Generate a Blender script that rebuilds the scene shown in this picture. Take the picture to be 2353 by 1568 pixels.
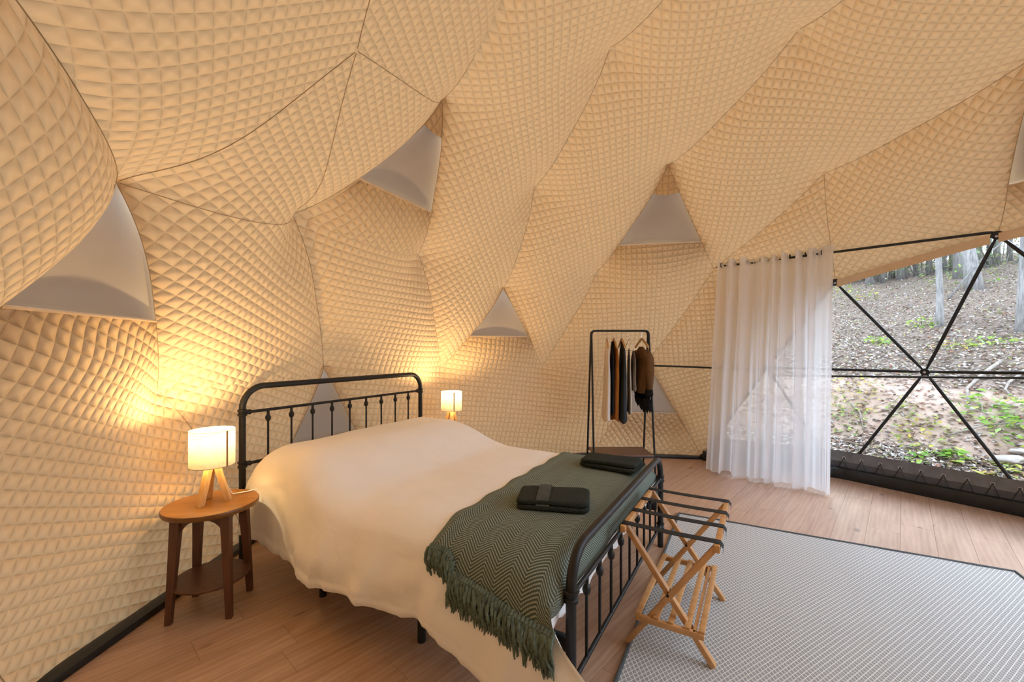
import bpy, bmesh, math, random
import numpy as np
from mathutils import Vector, Matrix, noise
random.seed(7); RNG = np.random.default_rng(7)
for o in list(bpy.data.objects): bpy.data.objects.remove(o)
SC = bpy.context.scene; COL = SC.collection
PI = math.pi

# ---------------------------------------------------------------- camera, world, sun, exposure
CAM_H = 1.33
cam_d = bpy.data.cameras.new('camera'); cam = bpy.data.objects.new('camera', cam_d); COL.objects.link(cam)
cam.location = (0, 0, CAM_H); cam.rotation_euler = (PI/2, 0, 0)
cam_d.sensor_width = 36; cam_d.lens = 36*975/2353; cam_d.shift_y = 16/2353; cam_d.clip_start = .02
SC.camera = cam
SC.view_settings.view_transform = 'Standard'; SC.view_settings.look = 'None'
SC.view_settings.gamma = 1; SC.view_settings.use_curve_mapping = False
SC.view_settings.exposure = 0.75
wd = bpy.data.worlds.new('overcast_sky'); SC.world = wd; wd.use_nodes = True
bg = wd.node_tree.nodes['Background']; bg.inputs[0].default_value = (.80, .92, 1.10, 1); bg.inputs[1].default_value = 2.8

# ---------------------------------------------------------------- helpers
def ss(a, b, x):
    t = np.clip((np.asarray(x, float)-a)/(b-a), 0, 1); return t*t*(3-2*t)

class MB:
    def __init__(s): s.v = []; s.f = []; s.uv = None
    def add(s, v, f):
        b = len(s.v); s.v += [tuple(map(float, p)) for p in v]; s.f += [tuple(i+b for i in q) for q in f]; return s
    def box(s, c, d, rz=0, bev=0.0, M=None):
        bm = bmesh.new(); bmesh.ops.create_cube(bm, size=1)
        for v in bm.verts: v.co = Vector((v.co.x*d[0], v.co.y*d[1], v.co.z*d[2]))
        if bev: bmesh.ops.bevel(bm, geom=bm.edges[:], offset=bev, segments=2, affect='EDGES', profile=.5)
        T = M if M is not None else Matrix.Translation(c) @ Matrix.Rotation(rz, 4, 'Z')
        bm.verts.index_update()
        s.add([T @ v.co for v in bm.verts], [[v.index for v in f.verts] for f in bm.faces]); bm.free(); return s
    def bar(s, p, q, w, h, up=(0, 0, 1), bev=.002):
        p = Vector(p); q = Vector(q); z = (q-p); L = z.length; z.normalize(); u = Vector(up)
        x = u.cross(z)
        if x.length < 1e-4: x = Vector((1, 0, 0)).cross(z)
        x.normalize(); y = z.cross(x)
        M = Matrix((x, y, z)).transposed().to_4x4(); M.translation = (p+q)/2
        return s.box(None, (w, h, L), bev=bev, M=M)
    def tube(s, P, r, n=10, cap=True, closed=False):
        P = [Vector(p) for p in P]; m = len(P); R = r if hasattr(r, '__len__') else [r]*m
        ts = []
        for i in range(m):
            a = P[i-1] if (i > 0 or closed) else P[i]; b = P[(i+1) % m] if (i < m-1 or closed) else P[i]
            t = (b-a); ts.append(t.normalized() if t.length > 1e-9 else Vector((0, 0, 1)))
        x = Vector((1, 0, 0)) if abs(ts[0].x) < .8 else Vector((0, 1, 0))
        V = []
        for i in range(m):
            x = (x - ts[i]*x.dot(ts[i])).normalized(); y = ts[i].cross(x)
            for k in range(n):
                a = 2*PI*k/n; V.append(P[i] + (x*math.cos(a)+y*math.sin(a))*R[i])
        F = []
        for i in range(m if closed else m-1):
            j = (i+1) % m
            for k in range(n):
                F.append((i*n+k, i*n+(k+1) % n, j*n+(k+1) % n, j*n+k))
        if cap and not closed:
            F.append(tuple(range(n-1, -1, -1))); F.append(tuple((m-1)*n+k for k in range(n)))
        return s.add(V, F)
    def lathe(s, prof, c=(0, 0, 0), n=24, cap=True):
        V = []; F = []
        for r, z in prof:
            for k in range(n):
                a = 2*PI*k/n; V.append((c[0]+r*math.cos(a), c[1]+r*math.sin(a), c[2]+z))
        for i in range(len(prof)-1):
            for k in range(n):
                F.append((i*n+k, i*n+(k+1) % n, (i+1)*n+(k+1) % n, (i+1)*n+k))
        if cap:
            F.append(tuple(range(n-1, -1, -1))); F.append(tuple((len(prof)-1)*n+k for k in range(n)))
        return s.add(V, F)
    def grid(s, P):
        P = np.asarray(P); a, b = P.shape[:2]
        return s.add(P.reshape(-1, 3), [(i*b+j, i*b+j+1, (i+1)*b+j+1, (i+1)*b+j) for i in range(a-1) for j in range(b-1)])
    def build(s, name, mat, parent=None, smooth=None, loc=None, angle=40, uvs=None):
        me = bpy.data.meshes.new(name); me.from_pydata(s.v, [], s.f)
        if uvs is not None:
            uvl = me.uv_layers.new(name='UVMap'); li = np.zeros(len(me.loops), np.int32); me.loops.foreach_get('vertex_index', li)
            uvl.data.foreach_set('uv', np.asarray(uvs, np.float32)[li].ravel())
        me.materials.append(mat)
        if smooth is True: me.shade_smooth()
        elif smooth is None:
            me.shade_smooth(); me.set_sharp_from_angle(angle=math.radians(angle))
        return link(name, me, parent, loc)

def link(name, data, parent=None, loc=None):
    o = bpy.data.objects.new(name, data); COL.objects.link(o)
    if parent is not None: o.parent = parent
    if loc is not None: o.location = loc
    return o
def tag(o, label=None, cat=None, group=None, kind=None):
    if label: o['label'] = label
    if cat: o['category'] = cat
    if group: o['group'] = group
    if kind: o['kind'] = kind
    return o
def thing(name, loc, label, cat, rz=0, group=None, kind=None):
    o = link(name, None, None, loc); o.rotation_euler = (0, 0, rz); o.empty_display_size = .1
    return tag(o, label, cat, group, kind)

# ---------------------------------------------------------------- materials
class Mat:
    def __init__(s, name):
        s.m = bpy.data.materials.new(name); s.m.use_nodes = True; s.t = s.m.node_tree; s.N = s.t.nodes; s.L = s.t.links
        s.b = s.N['Principled BSDF']; s.out = s.N['Material Output']
    def n(s, typ, **kw):
        x = s.N.new(typ)
        for k, v in kw.items():
            if k.startswith('i_'):
                key = k[2:]; x.inputs[int(key) if key.isdigit() else key].default_value = v
            else: setattr(x, k, v)
        return x
    def math(s, op, a, b=None, c=None, clamp=False):
        x = s.N.new('ShaderNodeMath'); x.operation = op; x.use_clamp = clamp
        for i, q in enumerate((a, b, c)):
            if q is None: continue
            if isinstance(q, (int, float)): x.inputs[i].default_value = q
            else: s.L.new(q, x.inputs[i])
        return x.outputs[0]
    def ramp(s, fac, stops):
        r = s.N.new('ShaderNodeValToRGB'); e = r.color_ramp.elements
        while len(e) < len(stops): e.new(.5)
        for q, (p, c) in zip(e, stops): q.position = p; q.color = (*c, 1)
        s.L.new(fac, r.inputs[0]); return r.outputs[0]
    def mix(s, fac, a, b, blend='MIX'):
        x = s.N.new('ShaderNodeMix'); x.data_type = 'RGBA'; x.blend_type = blend
        for i, q in ((0, fac), (6, a), (7, b)):
            if isinstance(q, (int, float)): x.inputs[i].default_value = q
            elif isinstance(q, tuple): x.inputs[i].default_value = (*q, 1)
            else: s.L.new(q, x.inputs[i])
        return x.outputs[2]
    def bump(s, h, dist=.01, strength=1.0, to=None):
        x = s.N.new('ShaderNodeBump'); x.inputs['Distance'].default_value = dist; x.inputs['Strength'].default_value = strength
        s.L.new(h, x.inputs['Height'])
        for q in (to or [s.b]): s.L.new(x.outputs[0], q.inputs['Normal'])
        return x
    def noise(s, vec, scale, detail=3, rough=.55):
        x = s.N.new('ShaderNodeTexNoise'); x.inputs['Scale'].default_value = scale; x.inputs['Detail'].default_value = detail
        x.inputs['Roughness'].default_value = rough
        if vec is not None: s.L.new(vec, x.inputs['Vector'])
        return x.outputs[0]
    def mapping(s, vec, scale=(1, 1, 1), rot=(0, 0, 0), loc=(0, 0, 0)):
        x = s.N.new('ShaderNodeMapping'); x.inputs['Scale'].default_value = scale; x.inputs['Rotation'].default_value = rot; x.inputs['Location'].default_value = loc
        s.L.new(vec, x.inputs['Vector']); return x.outputs[0]
    def tc(s, which='Object'):
        return s.N.new('ShaderNodeTexCoord').outputs[which]
def simple(name, col, rough=.6, metal=0, nscale=None, namp=.12, bump=None, spec=.5, which='Object', scl=(1, 1, 1)):
    M = Mat(name); M.b.inputs['Roughness'].default_value = rough; M.b.inputs['Metallic'].default_value = metal
    M.b.inputs['Specular IOR Level'].default_value = spec; M.b.inputs['Base Color'].default_value = (*col, 1)
    if nscale:
        v = M.mapping(M.tc(which), scl); n = M.noise(v, nscale)
        lo = tuple(max(0, c*(1-namp)) for c in col); hi = tuple(min(1, c*(1+namp)) for c in col)
        M.L.new(M.ramp(n, [(.3, lo), (.7, hi)]), M.b.inputs['Base Color'])
        if bump: M.bump(n, bump)
    return M.m

def quilt_mat():
    M = Mat('quilted_liner'); N = M.N
    uv = M.tc('UV'); sep = M.n('ShaderNodeSeparateXYZ'); M.L.new(uv, sep.inputs[0])
    CELL = .056
    ds = []
    for i in (0, 1):
        fr = M.math('FRACT', M.math('ADD', M.math('DIVIDE', sep.outputs[i], CELL), 500.0))
        ds.append(M.math('SUBTRACT', .5, M.math('ABSOLUTE', M.math('SUBTRACT', fr, .5))))
    # pillow between the two stitch lines
    pa, pb = [M.math('SUBTRACT', 1.0, M.math('POWER', M.math('SUBTRACT', 1.0, M.math('MULTIPLY', q, 2.0)), 2.0)) for q in ds]
    h = M.math('POWER', M.math('MULTIPLY', pa, pb), .8)
    wr = M.noise(M.mapping(M.tc('Object'), (1, 1, 1)), 16, 2)
    h2 = M.math('ADD', h, M.math('MULTIPLY', wr, .25))
    col = M.ramp(h, [(0, (.66, .46, .265)), (.22, (.735, .525, .305)), (1, (.75, .54, .32))])  # tint darkened along the stitches, painting in the shade of the creases
    M.L.new(col, M.b.inputs['Base Color']); M.b.inputs['Roughness'].default_value = .85; M.b.inputs['Specular IOR Level'].default_value = .15
    tr = M.n('ShaderNodeBsdfTranslucent'); tr.inputs[0].default_value = (.86, .54, .26, 1)
    mx = M.n('ShaderNodeMixShader'); mx.inputs[0].default_value = LINER_TRANS
    bp = M.bump(h2, .015, 1.0); M.L.new(bp.outputs[0], tr.inputs['Normal'])
    M.L.new(M.b.outputs[0], mx.inputs[1]); M.L.new(tr.outputs[0], mx.inputs[2]); M.L.new(mx.outputs[0], M.out.inputs[0])
    return M.m
LINER_TRANS = .105

WAVE = .12
def wood(name, c1, c2, scl=(1, 1, 1), rough=.5, knots=False, rnd=True, nsc=6):
    M = Mat(name); v = M.tc('Object')
    if rnd:
        oi = M.n('ShaderNodeObjectInfo'); off = M.n('ShaderNodeVectorMath', operation='SCALE'); 
        comb = M.n('ShaderNodeCombineXYZ'); 
        for i in range(3): M.L.new(M.math('MULTIPLY', oi.outputs['Random'], 13.0+7*i), comb.inputs[i])
        ad = M.n('ShaderNodeVectorMath', operation='ADD'); M.L.new(v, ad.inputs[0]); M.L.new(comb.outputs[0], ad.inputs[1]); v = ad.outputs[0]
    g = M.noise(M.mapping(v, scl), nsc, 6, .6)
    w = M.n('ShaderNodeTexWave', bands_direction='Y'); w.inputs['Scale'].default_value = nsc*.55; w.inputs['Distortion'].default_value = 7; w.inputs['Detail'].default_value = 3; w.inputs['Detail Scale'].default_value = 1.2
    M.L.new(M.mapping(v, scl), w.inputs['Vector'])
    f = M.math('ADD', M.math('MULTIPLY', g, 1-WAVE), M.math('MULTIPLY', w.outputs['Fac'], WAVE))
    col = M.ramp(f, [(.28, c1), (.68, c2)])
    if rnd:
        col = M.mix(M.math('MULTIPLY', oi.outputs['Random'], .12), col, tuple(c*.62 for c in c1))
    if knots:
        vo = M.n('ShaderNodeTexVoronoi'); vo.inputs['Scale'].default_value = 1; M.L.new(M.mapping(v, (2.6, 6.0, 1)), vo.inputs['Vector'])
        k = M.ramp(vo.outputs['Distance'], [(.05, (1, 1, 1)), (.15, (0, 0, 0))])
        sp = M.n('ShaderNodeSeparateXYZ'); M.L.new(vo.outputs['Color'], sp.inputs[0])
        gate = M.math('GREATER_THAN', sp.outputs[0], .50)
        kk = M.math('MULTIPLY', k, gate); col = M.mix(M.math('MULTIPLY', kk, .75), col, (.09, .05, .03))
    M.L.new(col, M.b.inputs['Base Color']); M.b.inputs['Roughness'].default_value = rough
    M.bump(g, .0015, .5)
    return M.m

def clear_mat(name):
    M = Mat(name); tr = M.n('ShaderNodeBsdfTransparent'); tr.inputs[0].default_value = (.95, .96, .96, 1)
    gl = M.n('ShaderNodeBsdfGlossy'); gl.inputs['Roughness'].default_value = .05
    fr = M.n('ShaderNodeFresnel'); fr.inputs[0].default_value = 1.25
    mx = M.n('ShaderNodeMixShader'); M.L.new(fr.outputs[0], mx.inputs[0]); M.L.new(tr.outputs[0], mx.inputs[1]); M.L.new(gl.outputs[0], mx.inputs[2])
    M.L.new(mx.outputs[0], M.out.inputs[0]); return M.m

def sheer_mat():
    M = Mat('sheer_voile'); tr = M.n('ShaderNodeBsdfTransparent'); di = M.n('ShaderNodeBsdfDiffuse'); tl = M.n('ShaderNodeBsdfTranslucent')
    di.inputs[0].default_value = (.93, .92, .93, 1); tl.inputs[0].default_value = (.95, .95, .97, 1)
    a = M.n('ShaderNodeMixShader'); a.inputs[0].default_value = .62; M.L.new(di.outputs[0], a.inputs[1]); M.L.new(tl.outputs[0], a.inputs[2])
    lw = M.n('ShaderNodeLayerWeight'); lw.inputs[0].default_value = .35
    v = M.mapping(M.tc('Object'), (1, 1, 1)); n = M.noise(v, 300, 1)
    dens = M.math('ADD', M.math('MULTIPLY', lw.outputs['Facing'], .55), M.math('ADD', M.math('MULTIPLY', n, .06), .66), clamp=True)
    sp = M.n('ShaderNodeSeparateXYZ'); M.L.new(M.tc('UV'), sp.inputs[0])
    hem = M.math('GREATER_THAN', sp.outputs[1], .962); dens = M.math('ADD', dens, M.math('MULTIPLY', hem, .3), clamp=True)
    mx = M.n('ShaderNodeMixShader'); M.L.new(dens, mx.inputs[0]); M.L.new(tr.outputs[0], mx.inputs[1]); M.L.new(a.outputs[0], mx.inputs[2])
    M.L.new(mx.outputs[0], M.out.inputs[0]); return M.m

def shade_mat():
    M = Mat('linen_shade'); v = M.tc('Object')
    a = M.noise(M.mapping(v, (1, 1, 14)), 26, 4, .7); b = M.noise(M.mapping(v, (10, 10, 1.2)), 26, 3, .7)
    f = M.math('MULTIPLY', M.math('ADD', a, b), .5)
    col = M.ramp(f, [(.35, (.74, .62, .44)), (.62, (.97, .90, .72))])
    tl = M.n('ShaderNodeBsdfTranslucent'); M.L.new(col, tl.inputs[0]); di = M.n('ShaderNodeBsdfDiffuse'); M.L.new(col, di.inputs[0])
    tp = M.n('ShaderNodeBsdfDiffuse'); tp.inputs[0].default_value = (.03, .02, .01, 1)
    mx = M.n('ShaderNodeMixShader'); mx.inputs[0].default_value = .125; M.L.new(di.outputs[0], mx.inputs[1]); M.L.new(tl.outputs[0], mx.inputs[2])
    m2 = M.n('ShaderNodeMixShader'); m2.inputs[0].default_value = .35; M.L.new(mx.outputs[0], m2.inputs[1]); M.L.new(tp.outputs[0], m2.inputs[2])
    M.L.new(m2.outputs[0], M.out.inputs[0]); return M.m

def throw_mat():
    M = Mat('green_herringbone_knit'); uv = M.tc('UV'); s = M.n('ShaderNodeSeparateXYZ'); M.L.new(uv, s.inputs[0])
    u, v = s.outputs[0], s.outputs[1]             # u along the throw (bed width), v across (bed length); metres
    tri = M.math('PINGPONG', v, .06)
    ph = M.math('ADD', M.math('MULTIPLY', u, 2*PI/.0145), M.math('MULTIPLY', tri, 2*PI/.0145*.9))
    st = M.math('MULTIPLY', M.math('ADD', M.math('SINE', ph), 1.0), .5)
    kn = M.math('MULTIPLY', M.math('ADD', M.math('SINE', M.math('MULTIPLY', v, 2*PI/.0085)), 1.0), .5)
    h = M.math('ADD', M.math('MULTIPLY', st, .7), M.math('MULTIPLY', M.math('MULTIPLY', kn, st), .3))
    col = M.ramp(h, [(.1, (.075, .10, .083)), (.5, (.165, .20, .168)), (.9, (.36, .385, .325))])
    M.L.new(col, M.b.inputs['Base Color']); M.b.inputs['Roughness'].default_value = .95; M.b.inputs['Specular IOR Level'].default_value = .1
    M.bump(h, .003, .7); return M.m

def rug_mat():
    M = Mat('grey_lattice_weave'); uv = M.tc('UV'); s = M.n('ShaderNodeSeparateXYZ'); M.L.new(uv, s.inputs[0]); u, v = s.outputs[0], s.outputs[1]
    nz = M.noise(uv, 260, 2); lines = []
    for a, b in ((1, .62), (1, -.62)):
        q = M.math('ADD', M.math('MULTIPLY', u, a), M.math('MULTIPLY', v, b))
        fr = M.math('FRACT', M.math('ADD', M.math('DIVIDE', q, .021), 400.0))
        lines.append(M.math('ABSOLUTE', M.math('SUBTRACT', fr, .5)))
    d = M.math('MINIMUM', lines[0], lines[1])
    d = M.math('ADD', d, M.math('MULTIPLY', M.math('SUBTRACT', nz, .5), .12))
    speck = M.ramp(M.noise(M.mapping(uv, (1, 1, 1)), 420, 1), [(.35, (.20, .205, .21)), (.65, (.52, .52, .515))])
    ln = M.math('SUBTRACT', 1.0, M.math('DIVIDE', M.math('SUBTRACT', d, .075), .05), clamp=True)
    col = M.mix(ln, speck, (.74, .73, .70)); M.L.new(col, M.b.inputs['Base Color'])
    M.b.inputs['Roughness'].default_value = .95; M.b.inputs['Specular IOR Level'].default_value = .1
    M.bump(ln, .003, .6); return M.m

def cloth(name, col, var=.06, bmp=.004, sc=7, rough=.9, fine=True):
    M = Mat(name); v = M.tc('Object'); n = M.noise(v, sc, 4, .55)
    c = M.ramp(n, [(.3, tuple(x*(1-var) for x in col)), (.7, tuple(min(1, x*(1+var)) for x in col))]); M.L.new(c, M.b.inputs['Base Color'])
    M.b.inputs['Roughness'].default_value = rough; M.b.inputs['Specular IOR Level'].default_value = .15
    h = n
    if fine: h = M.math('ADD', n, M.math('MULTIPLY', M.noise(v, 260, 1), .05))
    M.bump(h, bmp, .8); return M.m

def attr_mat(name, rough=.85, trans=.0):
    M = Mat(name); a = M.n('ShaderNodeAttribute', attribute_name='Col'); M.L.new(a.outputs['Color'], M.b.inputs['Base Color'])
    M.b.inputs['Roughness'].default_value = rough; M.b.inputs['Specular IOR Level'].default_value = .2
    if trans:
        tl = M.n('ShaderNodeBsdfTranslucent'); M.L.new(a.outputs['Color'], tl.inputs[0]); mx = M.n('ShaderNodeMixShader'); mx.inputs[0].default_value = trans
        M.L.new(M.b.outputs[0], mx.inputs[1]); M.L.new(tl.outputs[0], mx.inputs[2]); M.L.new(mx.outputs[0], M.out.inputs[0])
    return M.m

def ground_mat():
    M = Mat('forest_ground'); v = M.tc('Object'); n = M.noise(v, 3.5, 6, .65); n2 = M.noise(v, 26, 5, .7)
    litter = M.ramp(n2, [(.3, (.08, .06, .045)), (.5, (.24, .19, .15)), (.7, (.42, .36, .31))])
    clay = M.ramp(n, [(.3, (.46, .32, .24)), (.7, (.68, .53, .44))])
    at = M.n('ShaderNodeAttribute', attribute_name='clay')
    f = M.math('ADD', at.outputs['Fac'], M.math('MULTIPLY', M.math('SUBTRACT', n, .5), .9), clamp=True)
    M.L.new(M.mix(f, litter, clay), M.b.inputs['Base Color']); M.b.inputs['Roughness'].default_value = 1; M.b.inputs['Specular IOR Level'].default_value = .1
    M.bump(M.math('ADD', n2, n), .05, .9); return M.m

m_quilt = quilt_mat()
m_seamline = cloth('seam_thread', (.42, .30, .17), .05, .001, 30)
m_hem = cloth('liner_binding', (.72, .55, .37), .05, .002, 30)
m_plain = cloth('plain_grey_cover', (.48, .425, .365), .03, .002, 4)
m_black = simple('black_metal', (.010, .0105, .011), .42, .0, 30, .3, spec=.4)
m_strut = simple('black_coated_steel', (.012, .014, .015), .35, 0, 20, .3)
m_vinyl = simple('black_vinyl', (.075, .076, .081), .42, 0, 9, .25, .001)
m_flap = simple('charcoal_vinyl', (.15, .153, .16), .5, 0, 12, .2, .003)
m_steel = simple('zinc', (.62, .62, .62), .3, 1, 40, .1)
m_clear = clear_mat('clear_vinyl')
m_floor = wood('oak_plank', (.40, .235, .145), (.58, .38, .26), (.9, 7, 7), .40, True, True, 2.6)
m_walnutleg = wood('dark_walnut', (.075, .027, .011), (.13, .050, .021), (7, 7, 1), .4, False, False, 5)
m_walnut = wood('walnut_veneer', (.125, .044, .006), (.215, .090, .013), (1, 7, 7), .35, False, False, 5)
m_oak = wood('pale_oak', (.50, .28, .10), (.68, .42, .18), (7, 7, 1), .45, False, False, 5)
m_rackwood = wood('honey_beech', (.50, .25, .085), (.66, .37, .155), (5, 5, 5), .45, False, True, 2)
m_hangwood = wood('hanger_wood', (.42, .20, .06), (.60, .32, .11), (5, 5, 5), .4, False, False, 6)
m_duvet = cloth('white_duvet_cotton', (.90, .885, .87), .02, .010, 5)
m_mattress = cloth('white_ticking', (.85, .83, .80), .02, .002, 20)
m_throw = throw_mat(); m_fringe = cloth('green_yarn', (.125, .165, .135), .35, .004, 60)
m_towel = cloth('dark_green_terry', (.028, .034, .029), .2, .006, 90)
m_towelband = cloth('towel_border', (.075, .083, .078), .15, .002, 40)
m_strap = simple('black_webbing', (.012, .012, .012), .8, 0, 200, .4, .001)
m_rug = rug_mat(); m_rugedge = cloth('dark_rug_binding', (.10, .11, .115), .3, .004, 160)
m_sheer = sheer_mat(); m_shade = shade_mat()
m_seam = simple('shade_seam', (.42, .22, .08), .8, 0, 30, .2)
m_trim = simple('shade_rim', (.30, .24, .15), .6, 0, 30, .1)
m_ground = ground_mat(); m_leaf = attr_mat('dry_leaves', .9, .15); m_plant = attr_mat('green_leaves', .6, .35)
def bark_mat(name, a, b):
    M = Mat(name); v = M.tc('Object'); n = M.noise(M.mapping(v, (9, 9, 1.6)), 2.2, 6, .7)
    M.L.new(M.ramp(n, [(.3, a), (.65, b)]), M.b.inputs['Base Color']); M.b.inputs['Roughness'].default_value = 1; M.bump(n, .04); return M.m
m_barkgrey = bark_mat('pale_grey_bark', (.15, .145, .14), (.44, .425, .41)); m_barkdark = bark_mat('dark_bark', (.11, .10, .095), (.30, .285, .27))
m_twig = bark_mat('dead_wood', (.25, .21, .17), (.52, .46, .40))

# ---------------------------------------------------------------- dome geometry (three-frequency geodesic dome)
R = 3.16; CEN = np.array([.389*R, .682*R, CAM_H-.2414*R]); AZ0 = 118.05
def geodesic():
    ph = (1+5**.5)/2; V = []
    for a in (-1, 1):
        for b in (-ph, ph): V += [(0, a, b), (a, b, 0), (b, 0, a)]
    V = np.array(V, float); V /= np.linalg.norm(V[0])
    z = V[np.argmax(V[:, 2])]; x = np.cross([0, 1, 0], z); x /= np.linalg.norm(x); y = np.cross(z, x)
    V = V @ np.array([x, y, z]).T
    d = np.linalg.norm(V[:, None]-V[None], axis=2); e = np.min(d[d > .1]); U = []
    for i in range(12):
        for j in range(i):
            for k in range(j):
                if max(d[i, j], d[j, k], d[i, k]) < e*1.01:
                    for p in range(4):
                        for q in range(4-p):
                            w = (V[i]*p+V[j]*q+V[k]*(3-p-q))/3; w /= np.linalg.norm(w)
                            if all(np.linalg.norm(w-t) > 1e-6 for t in U): U.append(w)
    U = np.array(U); az = np.round(np.degrees(np.arctan2(U[:, 1], U[:, 0])), 3)
    o = sorted(range(len(U)), key=lambda i: (-round(U[i, 2], 4), az[i])); return U[o]
U0 = geodesic()
U0 = U0[:61]
_a = np.degrees(np.arctan2(U0[:, 1], U0[:, 0])); _z = U0[:, 2]
def hub(az, z):                                   # azimuth from the hub behind the bed, height on the unit sphere
    da = (np.abs((_a-90-az+180) % 360-180)); return int(np.argmin(da*.02+np.abs(_z-z)*5))
c_, s_ = math.cos(math.radians(AZ0-90)), math.sin(math.radians(AZ0-90))
DIR = U0 @ np.array([[c_, s_, 0], [-s_, c_, 0], [0, 0, 1]])
HUB = CEN + R*DIR
H = {k: hub(*v) for k, v in dict(top=(0, 1), e=(0, .939), f=(-72, .939), f2=(-144, .939), e2=(72, .939), e3=(144, .939), d=(36, .795), d2=(108, .795), h=(-36, .795), h2=(-108, .795),
    g=(0, .727), i=(-72, .727), b=(72, .727), a=(72, .447), a2=(94.4, .515), c=(49.6, .515), j=(22.4, .515), k=(0, .447), l=(-22.4, .515), s=(-49.6, .515), x=(-72, .447), t=(-94.4, .515), t2=(-121.6, .515),
    m0=(83.8, .172), m=(60.2, .172), n=(36, .188), o=(11.8, .172), p=(-11.8, .172), q=(-36, .188), r=(-60.2, .172), u=(-83.8, .172), v=(-108, .188), w=(-132.2, .172),
    fa0=(96.2, -.172), fa=(72, -.188), fm=(47.8, -.172), fn=(24.2, -.172), fk=(0, -.188), fp=(-24.2, -.172), fq=(-47.8, -.172), fx=(-72, -.188), fu=(-96.2, -.172), fv=(-119.8, -.172), fw=(-144, -.188)).items()}
H['top'] = int(np.argmax(_z))
D2 = np.linalg.norm(U0[:, None]-U0[None], axis=2)
FACES = [(i, j, k) for i in range(61) for j in range(i+1, 61) for k in range(j+1, 61) if max(D2[i, j], D2[j, k], D2[i, k]) < .43]
FACES = [f for f in FACES if not (min(_z[list(f)]) < -.1 and max(_z[list(f)]) < -.1)]
FS = {frozenset(f) for f in FACES}
def fs(*n): return frozenset(H[x] for x in n)

ATT = [i for i in range(61) if i != H['b']]
SEAMS = [('d', 'e2'), ('d', 'j'), ('j', 'o'), ('e', 'g'), ('e', 'top'), ('g', 'k'), ('f', 'h'), ('f', 'f2'), ('h', 'l'), ('l', 'p'), ('i', 's'), ('i', 'h2'), ('s', 'q'),
         ('a', 'b'), ('a', 'a2'), ('a', 'm'), ('c', 'd'), ('c', 'n'), ('k', 'p'), ('k', 'o'), ('h', 's'), ('i', 'x'), ('h2', 't'), ('b', 'd'), ('b', 'd2'), ('a', 'm0'), ('q', 'fq'), ('q', 'fp'), ('n', 'fm'), ('n', 'fn')]
TIGHT = [('x', 't', .92, .30), ('s', 'x', .85, .30), ('t', 't2', .92, .30), ('t2', 'w', .9, .25), ('r', 'x', .8, .2), ('fq', 'r', .8, .2)]
HPOS = HUB[ATT]
LAM = .27
def sag(P):
    """inward droop of the liner at points P of the hub sphere: nil at the hubs it is tied to, deep between them"""
    d = np.linalg.norm(P[:, None]-HPOS[None], axis=2)
    g = np.prod(1-np.exp(-d/LAM), axis=1)
    ds = np.full(len(P), 9.)
    for a, b in SEAMS:
        if 'b' in (a, b): continue
        A = HUB[H[a]]; B = HUB[H[b]]; AB = B-A; t = np.clip(((P-A)@AB)/(AB@AB), 0, 1)
        q = A+t[:, None]*AB; q = CEN+(q-CEN)/np.linalg.norm(q-CEN, axis=1)[:, None]*R
        ds = np.minimum(ds, np.linalg.norm(P-q, axis=1))
    crease = 1-.48*np.exp(-ds/.11)
    for a, b, k, w in TIGHT:
        A = HUB[H[a]]; B = HUB[H[b]]; AB = B-A; t = np.clip(((P-A)@AB)/(AB@AB), 0, 1)
        q = A+t[:, None]*AB; q = CEN+(q-CEN)/np.linalg.norm(q-CEN, axis=1)[:, None]*R
        crease = crease*(1-k*np.exp(-(np.linalg.norm(P-q, axis=1)/w)**1.3))
    A_ = .17+.21*ss(.6, 2.2, P[:, 2])
    return A_*g*crease*ss(0.0, .55, P[:, 2])
def surf(Dn):
    Dn = Dn/np.linalg.norm(Dn, axis=1)[:, None]; P = CEN+R*Dn
    return CEN+Dn*(R-sag(P))[:, None]
def surf_n(Dn):
    Dn = Dn/np.linalg.norm(Dn, axis=1)[:, None]
    a = np.cross(Dn, [0.31, .17, .94]); a /= np.linalg.norm(a, axis=1)[:, None]; b = np.cross(Dn, a); e = .004
    n = np.cross(surf(Dn+a*e)-surf(Dn-a*e), surf(Dn+b*e)-surf(Dn-b*e)); n /= np.linalg.norm(n, axis=1)[:, None]
    n[np.sum(n*Dn, axis=1) > 0] *= -1
    return n

CLEAR = [f for f in FACES if ((lambda c: -137 < ((np.degrees(np.arctan2(c[1], c[0]))-90+180) % 360-180) < -68 and c[2] < .42)(U0[list(f)].mean(0))) or set(f) in ({H['r'], H['fq'], H['fx']}, {H['r'], H['u'], H['x']}, {H['r'], H['fx'], H['u']})]
def faz(f): c = U0[list(f)].mean(0); return (np.degrees(np.arctan2(c[1], c[0]))-90+180) % 360-180, c[2]
CLEAR = [f for f in CLEAR if frozenset(f) != fs('i', 'x', 's')]
CLEAR += [f for f in FACES if f not in CLEAR and -175 < faz(f)[0] < -116 and faz(f)[1] < .86 and H['h2'] not in f]  # unseen panels turned clear, added to let in more sky light
CLS = {frozenset(f) for f in CLEAR}
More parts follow.
